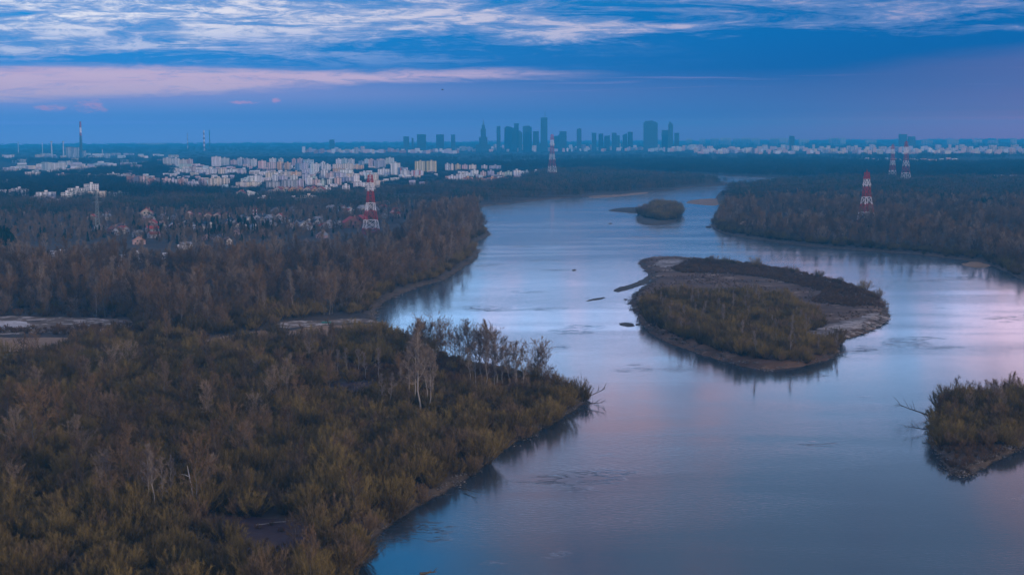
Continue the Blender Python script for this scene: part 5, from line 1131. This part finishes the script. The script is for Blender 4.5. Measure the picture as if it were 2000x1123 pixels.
for zf in (main_z, ISLz, IS2z, IS3z):
    L = [r for r in drows if r[1] is zf]
    if not L: continue
    Q = np.array([r[0] for r in L]); z = zf(Q)
    for r, q, zz in zip(L, Q, z):
        ok = zf is main_z or inside({id(ISLz): ISL, id(IS2z): IS2, id(IS3z): IS3}[id(zf)], q[None])[0]
        if zz > -.1 and ok: out_.append(('d', int(r[2]), q[0], q[1], float(zz) - .03, r[3], r[4]))
instancer('bank_debris', out_, DEB, 'stones, mud lumps and driftwood sticks strewn along the waterlines', 'debris')

# distant woods in clumps
def clumps(px, spacing, seed, avoid=(), smin=.8, smax=1.2, pick=(0, 1, 2, 3), margin=22, keep=1.0):
    q = scatter(px, spacing, seed, avoid); rg = np.random.default_rng(seed)
    if margin: q = q[edge_dist(SHORE, q, False) > margin]
    q = q[rg.uniform(size=len(q)) < keep]; z = np.minimum(main_z(q), 3.0)
    return [('c', int(rg.choice(pick)), a, b, c - .2, rg.uniform(0, 6.283), rg.uniform(smin, smax)) for (a, b), c in zip(q, z)]
rows = clumps([(-80, 432), (400, 421), (700, 416), (860, 404), (950, 396), (1000, 398), (1100, 388), (1230, 379), (1360, 367), (1405, 362), (1415, 358), (1370, 351), (1320, 348), (1240, 344), (1200, 336), (1060, 338), (1020, 358), (900, 366), (760, 378), (640, 388), (420, 394), (250, 396), (-80, 402)], 40, 50, CLEAR + SUBA)
instancer('woodland', rows, CL, 'bare brown wood between the suburb and the river bend on the left', 'woodland')
rows = clumps(RB2, 40, 51, CLEAR)
instancer('woodland', rows, CL, 'wide bare wood behind the right bank up to the far pylons', 'woodland')
far_rows = []
for px, sp, pk in (([(1180, 337), (1320, 340), (1450, 344.5), (1570, 349), (1650, 352), (2200, 357), (2200, 318), (1900, 322), (1500, 315), (1200, 316), (960, 322), (900, 330), (1040, 334)], 62, (0, 2, 3)),
                   ([(-80, 402), (60, 398), (250, 394), (420, 390), (440, 380), (300, 368), (240, 358), (240, 345), (330, 340), (330, 318), (250, 330), (100, 345), (-80, 340)], 58, (0, 2, 3))):
    far_rows += clumps(px, sp, 52, SUBA, 1, 1.3, pk)
far_rows += clumps([(240, 368), (240, 340), (310, 312), (480, 309), (760, 309), (1060, 322), (1050, 352), (880, 366), (640, 384), (420, 390)], 40, 53, SUBA, .35, .55, (0, 2, 3), 22)
instancer('woodland', far_rows, CL2, 'dark green and brown woods beyond the river bend and round the estate', 'woodland')
hz = []
rg = np.random.default_rng(60)
for D in np.concatenate([np.arange(6500, 12000, 260), np.arange(12200, 25800, 800)]):
    w = .36 * D; step = 70 if D < 12000 else 150
    xs = np.arange(-w, w, step); xs = xs + rg.uniform(-.4, .4, len(xs)) * step
    for x in xs[rg.uniform(size=len(xs)) < .7]: hz.append(('c', int(rg.integers(4)), x, D + rg.uniform(-120, 120), 2.5, rg.uniform(0, 6.28), rg.uniform(.9, 1.5) * (.45 if 7400 < D < 11400 else (1 if D < 12000 else 1.5))))
instancer('woodland', hz, CL2, 'blue far-off woods stretching to the horizon', 'woodland')
# ------------------------------------------------------------------ small things
def limb(name, pts, rad, m_, parent=None, k=6):
    b = MB(); b.tube(pts, rad, k); return b.build(name, M[m_], parent)
def log_thing(px, py, ang, L, r_, mt, label, z=None, branches=3, up=0.0, name='fallen_tree', cat='dead tree', seed=0):
    """a dead trunk with its branch stubs, lying (or leaning out) from its root end"""
    rg = np.random.default_rng(seed + 500); g = at(px, py, 1.5 if z is None else z); zz = float(main_z(g[None, :2])[0]) if z is None else z
    r = empty(name, (g[0], g[1], zz)); d = np.array([math.cos(ang) * math.cos(up), math.sin(ang) * math.cos(up), math.sin(up)])
    pts = [d * L * t + np.array([0, 0, r_ * .7]) + rg.normal(0, .012, 3) * L * (t > 0) for t in np.linspace(0, 1, 6)]
    limb('trunk', pts, [r_, r_ * .9, r_ * .75, r_ * .55, r_ * .35, .03], mt, r)
    for i in range(branches):
        t = .35 + .55 * (i + .5) / branches; p = d * L * t + np.array([0, 0, r_ * .7]); bd = unit(d + rg.normal(0, .55, 3) + np.array([0, 0, .75])); q = p + bd * L * .22; e = q + unit(bd + rg.normal(0, .3, 3)) * L * .16
        limb('branch', [p, q, e], [r_ * .38, r_ * .22, .02], mt, r, 4)
    tag(r, label, cat); return r
log_thing(1812, 812, math.pi * .93, 13, .28, 'deadwood', 'dead bare tree reaching left over the water from the right edge island', .9, 6, .35, seed=1)
log_thing(1816, 838, math.pi * 1.06, 11, .22, 'deadwood', 'lower dead branch dipping towards the water left of the right edge island', .9, 5, .12, seed=2)
log_thing(500, 1030, .35, 12, .20, 'pale_bark', 'thin pale fallen log at the top of the dark bottom clearing', None, 1, .04, 'fallen_log', 'log', 3)
log_thing(1140, 790, -.5, 9, .25, 'deadwood', 'dead tree sprawling into the water at the tip of the near left bank', .6, 7, .15, seed=4)
log_thing(1148, 776, .25, 9, .22, 'deadwood', 'dead branchy tree leaning out beyond the tip of the near left bank', .8, 8, .40, seed=5)
log_thing(1133, 772, 1.2, 9, .16, 'deadwood', 'bare dead spike standing above the bushes at the tip of the near left bank', 1.5, 3, 1.35, 'dead_tree', seed=6)
log_thing(905, 955, -.9, 7, .16, 'deadwood', 'small dead tree tipped down the near bank towards the water', .6, 4, .05, seed=7)
log_thing(820, 1122, .2, 4.5, .38, 'deadwood', 'dark driftwood log awash at the bottom edge of the river', .02, 2, .06, 'driftwood', 'driftwood', 8)
log_thing(1637, 690, .1, 6, .16, 'deadwood', 'dead branch lying out over the water at the right corner of the large island', .5, 4, .15, seed=9)
log_thing(742, 631, .0, 7, .22, 'deadwood', 'dark log lying out from the muddy inlet point', .3, 2, .03, 'driftwood', 'driftwood', 10)
# snapped white trunk beside the clearing
def snag():
    g = at(382, 1000, 2.3); z = float(main_z(g[None, :2])[0]); r = empty('snapped_birch', (g[0], g[1], z - .1)); h = float(on(366, 908, g[1])[2]) - z; w = -14 * g[1] / FPX
    limb('trunk', [(0, 0, 0), (w * .25, 0, h * .3), (w * .55, .1, h * .6), (w * .85, 0, h * .85), (w, 0, h)], [.24, .22, .19, .15, .05], 'white_bark', r, 8)
    limb('branch', [(w * .75, 0, h * .76), (w * .75 - 1.2, .2, h * .80), (w * .75 - 2.6, .3, h * .81)], [.10, .07, .02], 'white_bark', r, 5)
    tag(r, 'snapped white trunk with one stub branch beside the dark bottom clearing', 'dead tree')
M['white_bark'] = plain('white_bark', (.55, .50, .44), .9)
snag()
# rocks and snags in the river
def rock(px, py, s, label):
    g = at(px, py, 0); rg = np.random.default_rng(int(px)); b = MB(); n1_, n2_ = 5, 9; ring = []
    vs = [(0, 0, s * .55)]
    for i in range(1, n1_ + 1):
        for j in range(n2_):
            a = 2 * math.pi * j / n2_; q = math.pi * .62 * i / n1_; rr = s * rg.uniform(.8, 1.2); vs.append((math.cos(a) * math.sin(q) * rr * 1.4, math.sin(a) * math.sin(q) * rr, math.cos(q) * rr * .55))
    fs = [(0, 1 + j, 1 + (j + 1) % n2_) for j in range(n2_)] + [(1 + i * n2_ + j, 1 + (i + 1) * n2_ + j, 1 + (i + 1) * n2_ + (j + 1) % n2_, 1 + i * n2_ + (j + 1) % n2_) for i in range(n1_ - 1) for j in range(n2_)]
    o = mesh_obj('rock', vs, fs, M['deadwood'], smooth=False); o.location = (g[0], g[1], 0); tag(o, label, 'rock')
rock(1121, 528, 1.5, 'dark rock alone in mid river left of the large island'); rock(1192, 437, 1.7, 'small dark rock in the river left of the upper island'); rock(1384, 444, 2.6, 'dark flat rock off the tip of the right bank')
rock(1222, 585, 1.0, 'small dark stone just off the left tip of the large island'); rock(1805, 865, .35, 'tiny dark stone left of the right edge island'); rock(1246, 634, 1.1, 'small stone between the mud bar and the large island')
# two cars on the sandy lot, seen end-on
M['carpaint'] = objcolor('car_paint', .35); M['tyre'] = plain('tyre', (.02, .02, .02), .9)
def car(px, py, col, label):
    g = at(px, py, 2.6); z = float(main_z(g[None, :2])[0]); z = max(z, .25) + .2; r = empty('parked_car', (g[0], g[1], z), 1.35)
    b = MB(); b.prism([(-2.2, .32), (2.2, .32), (2.2, .78), (1.15, .92), (.55, 1.42), (-1.3, 1.45), (-2.0, .98), (-2.2, .85)], -.85, .85); o = b.build('body', M['carpaint'], r); setcol(o, col)
    b = MB(); b.prism([(1.0, .94), (.52, 1.36), (-1.25, 1.38), (-1.85, .99)], -.862, .862); b.build('side_windows', M['dark'], r)
    b = MB(); b.quad([(-1.99, -.7, 1.0), (-1.99, .7, 1.0), (-1.34, .6, 1.42), (-1.34, -.6, 1.42)][::-1]); q = b.build('rear_window', M['dark'], r); q.location = (-.03, 0, .02)
    for x in (-1.35, 1.4):
        for y in (-.8, .8):
            b = MB(); b.tube([(x, y - .1, .32), (x, y + .1, .32)], [.32, .32], 12); w_ = b.build('wheel', M['tyre'], r)
    tag(r, label, 'car')
car(3, 640, (.60, .66, .74), 'pale silver car on the sandy lot at the left edge'); car(20, 641.5, (.03, .035, .045), 'dark car on the sandy lot right of the pale one')
def boat():
    g = at(637, 630.5, 2.6); z = max(float(main_z(g[None, :2])[0]), .25) + .3; r = empty('upturned_boat', (g[0], g[1], z), .1); b = MB(); N_ = 9; rows_ = []
    for i in range(N_):
        t = -1 + 2 * i / (N_ - 1); w = .95 * (1 - abs(t) ** 2.4) + .04; h = .75 * (1 - .35 * t * t) * (1 - abs(t) ** 6)
        rows_.append([(t * 3.2, w * math.cos(a), h * math.sin(a)) for a in np.linspace(0, math.pi, 8)])
    for i in range(N_ - 1):
        for j in range(7): b.quad([rows_[i][j], rows_[i + 1][j], rows_[i + 1][j + 1], rows_[i][j + 1]])
    o = b.build('hull', M['carpaint'], r, smooth=True); setcol(o, (.03, .20, .17)); b = MB(); b.box(-2.9, 2.9, -.05, .05, .62, .80); o = b.build('keel', M['carpaint'], r); setcol(o, (.02, .11, .10))
    tag(r, 'green boat lying upturned on the pale path by the inlet', 'boat')
boat()
# Y-shaped gravel tracks by the river left of the bend
for i, px in enumerate(([(842, 402), (858, 397), (866, 395), (868, 397), (858, 400), (846, 404)], [(855, 399), (859, 399), (866, 411), (870, 421), (867, 422), (861, 411)])):
    sheet('track', px, M['track'], ('pale track branch running sideways', 'pale track branch running towards the river')[i] + ' in the wood behind the point', .35, 60 + i)
# the bird
def bird():
    g = on(864, 176, 420); r = empty('bird', tuple(g), .4)
    b = MB(); b.tube([(-.30, 0, 0), (-.16, 0, .02), (.08, 0, .03), (.26, 0, .02), (.34, 0, .0)], [.015, .07, .085, .05, .015], 8); b.build('body', M['tyre'], r)
    for s_ in (-1, 1):
        b = MB(); p = [(.10, s_ * .06, .05), (.16, s_ * .40, .20), (.02, s_ * .78, .16), (-.06, s_ * .40, .17), (-.10, s_ * .06, .05)]; b.quad(p); b.quad([(x, y, z - .02) for x, y, z in p][::-1])
        for i in range(5): a, c_ = p[i], p[(i + 1) % 5]; b.quad([a, (a[0], a[1], a[2] - .02), (c_[0], c_[1], c_[2] - .02), c_])
        b.build('wing', M['tyre'], r)
    tag(r, 'small dark bird gliding against the sky left of the skyline', 'bird')
bird()
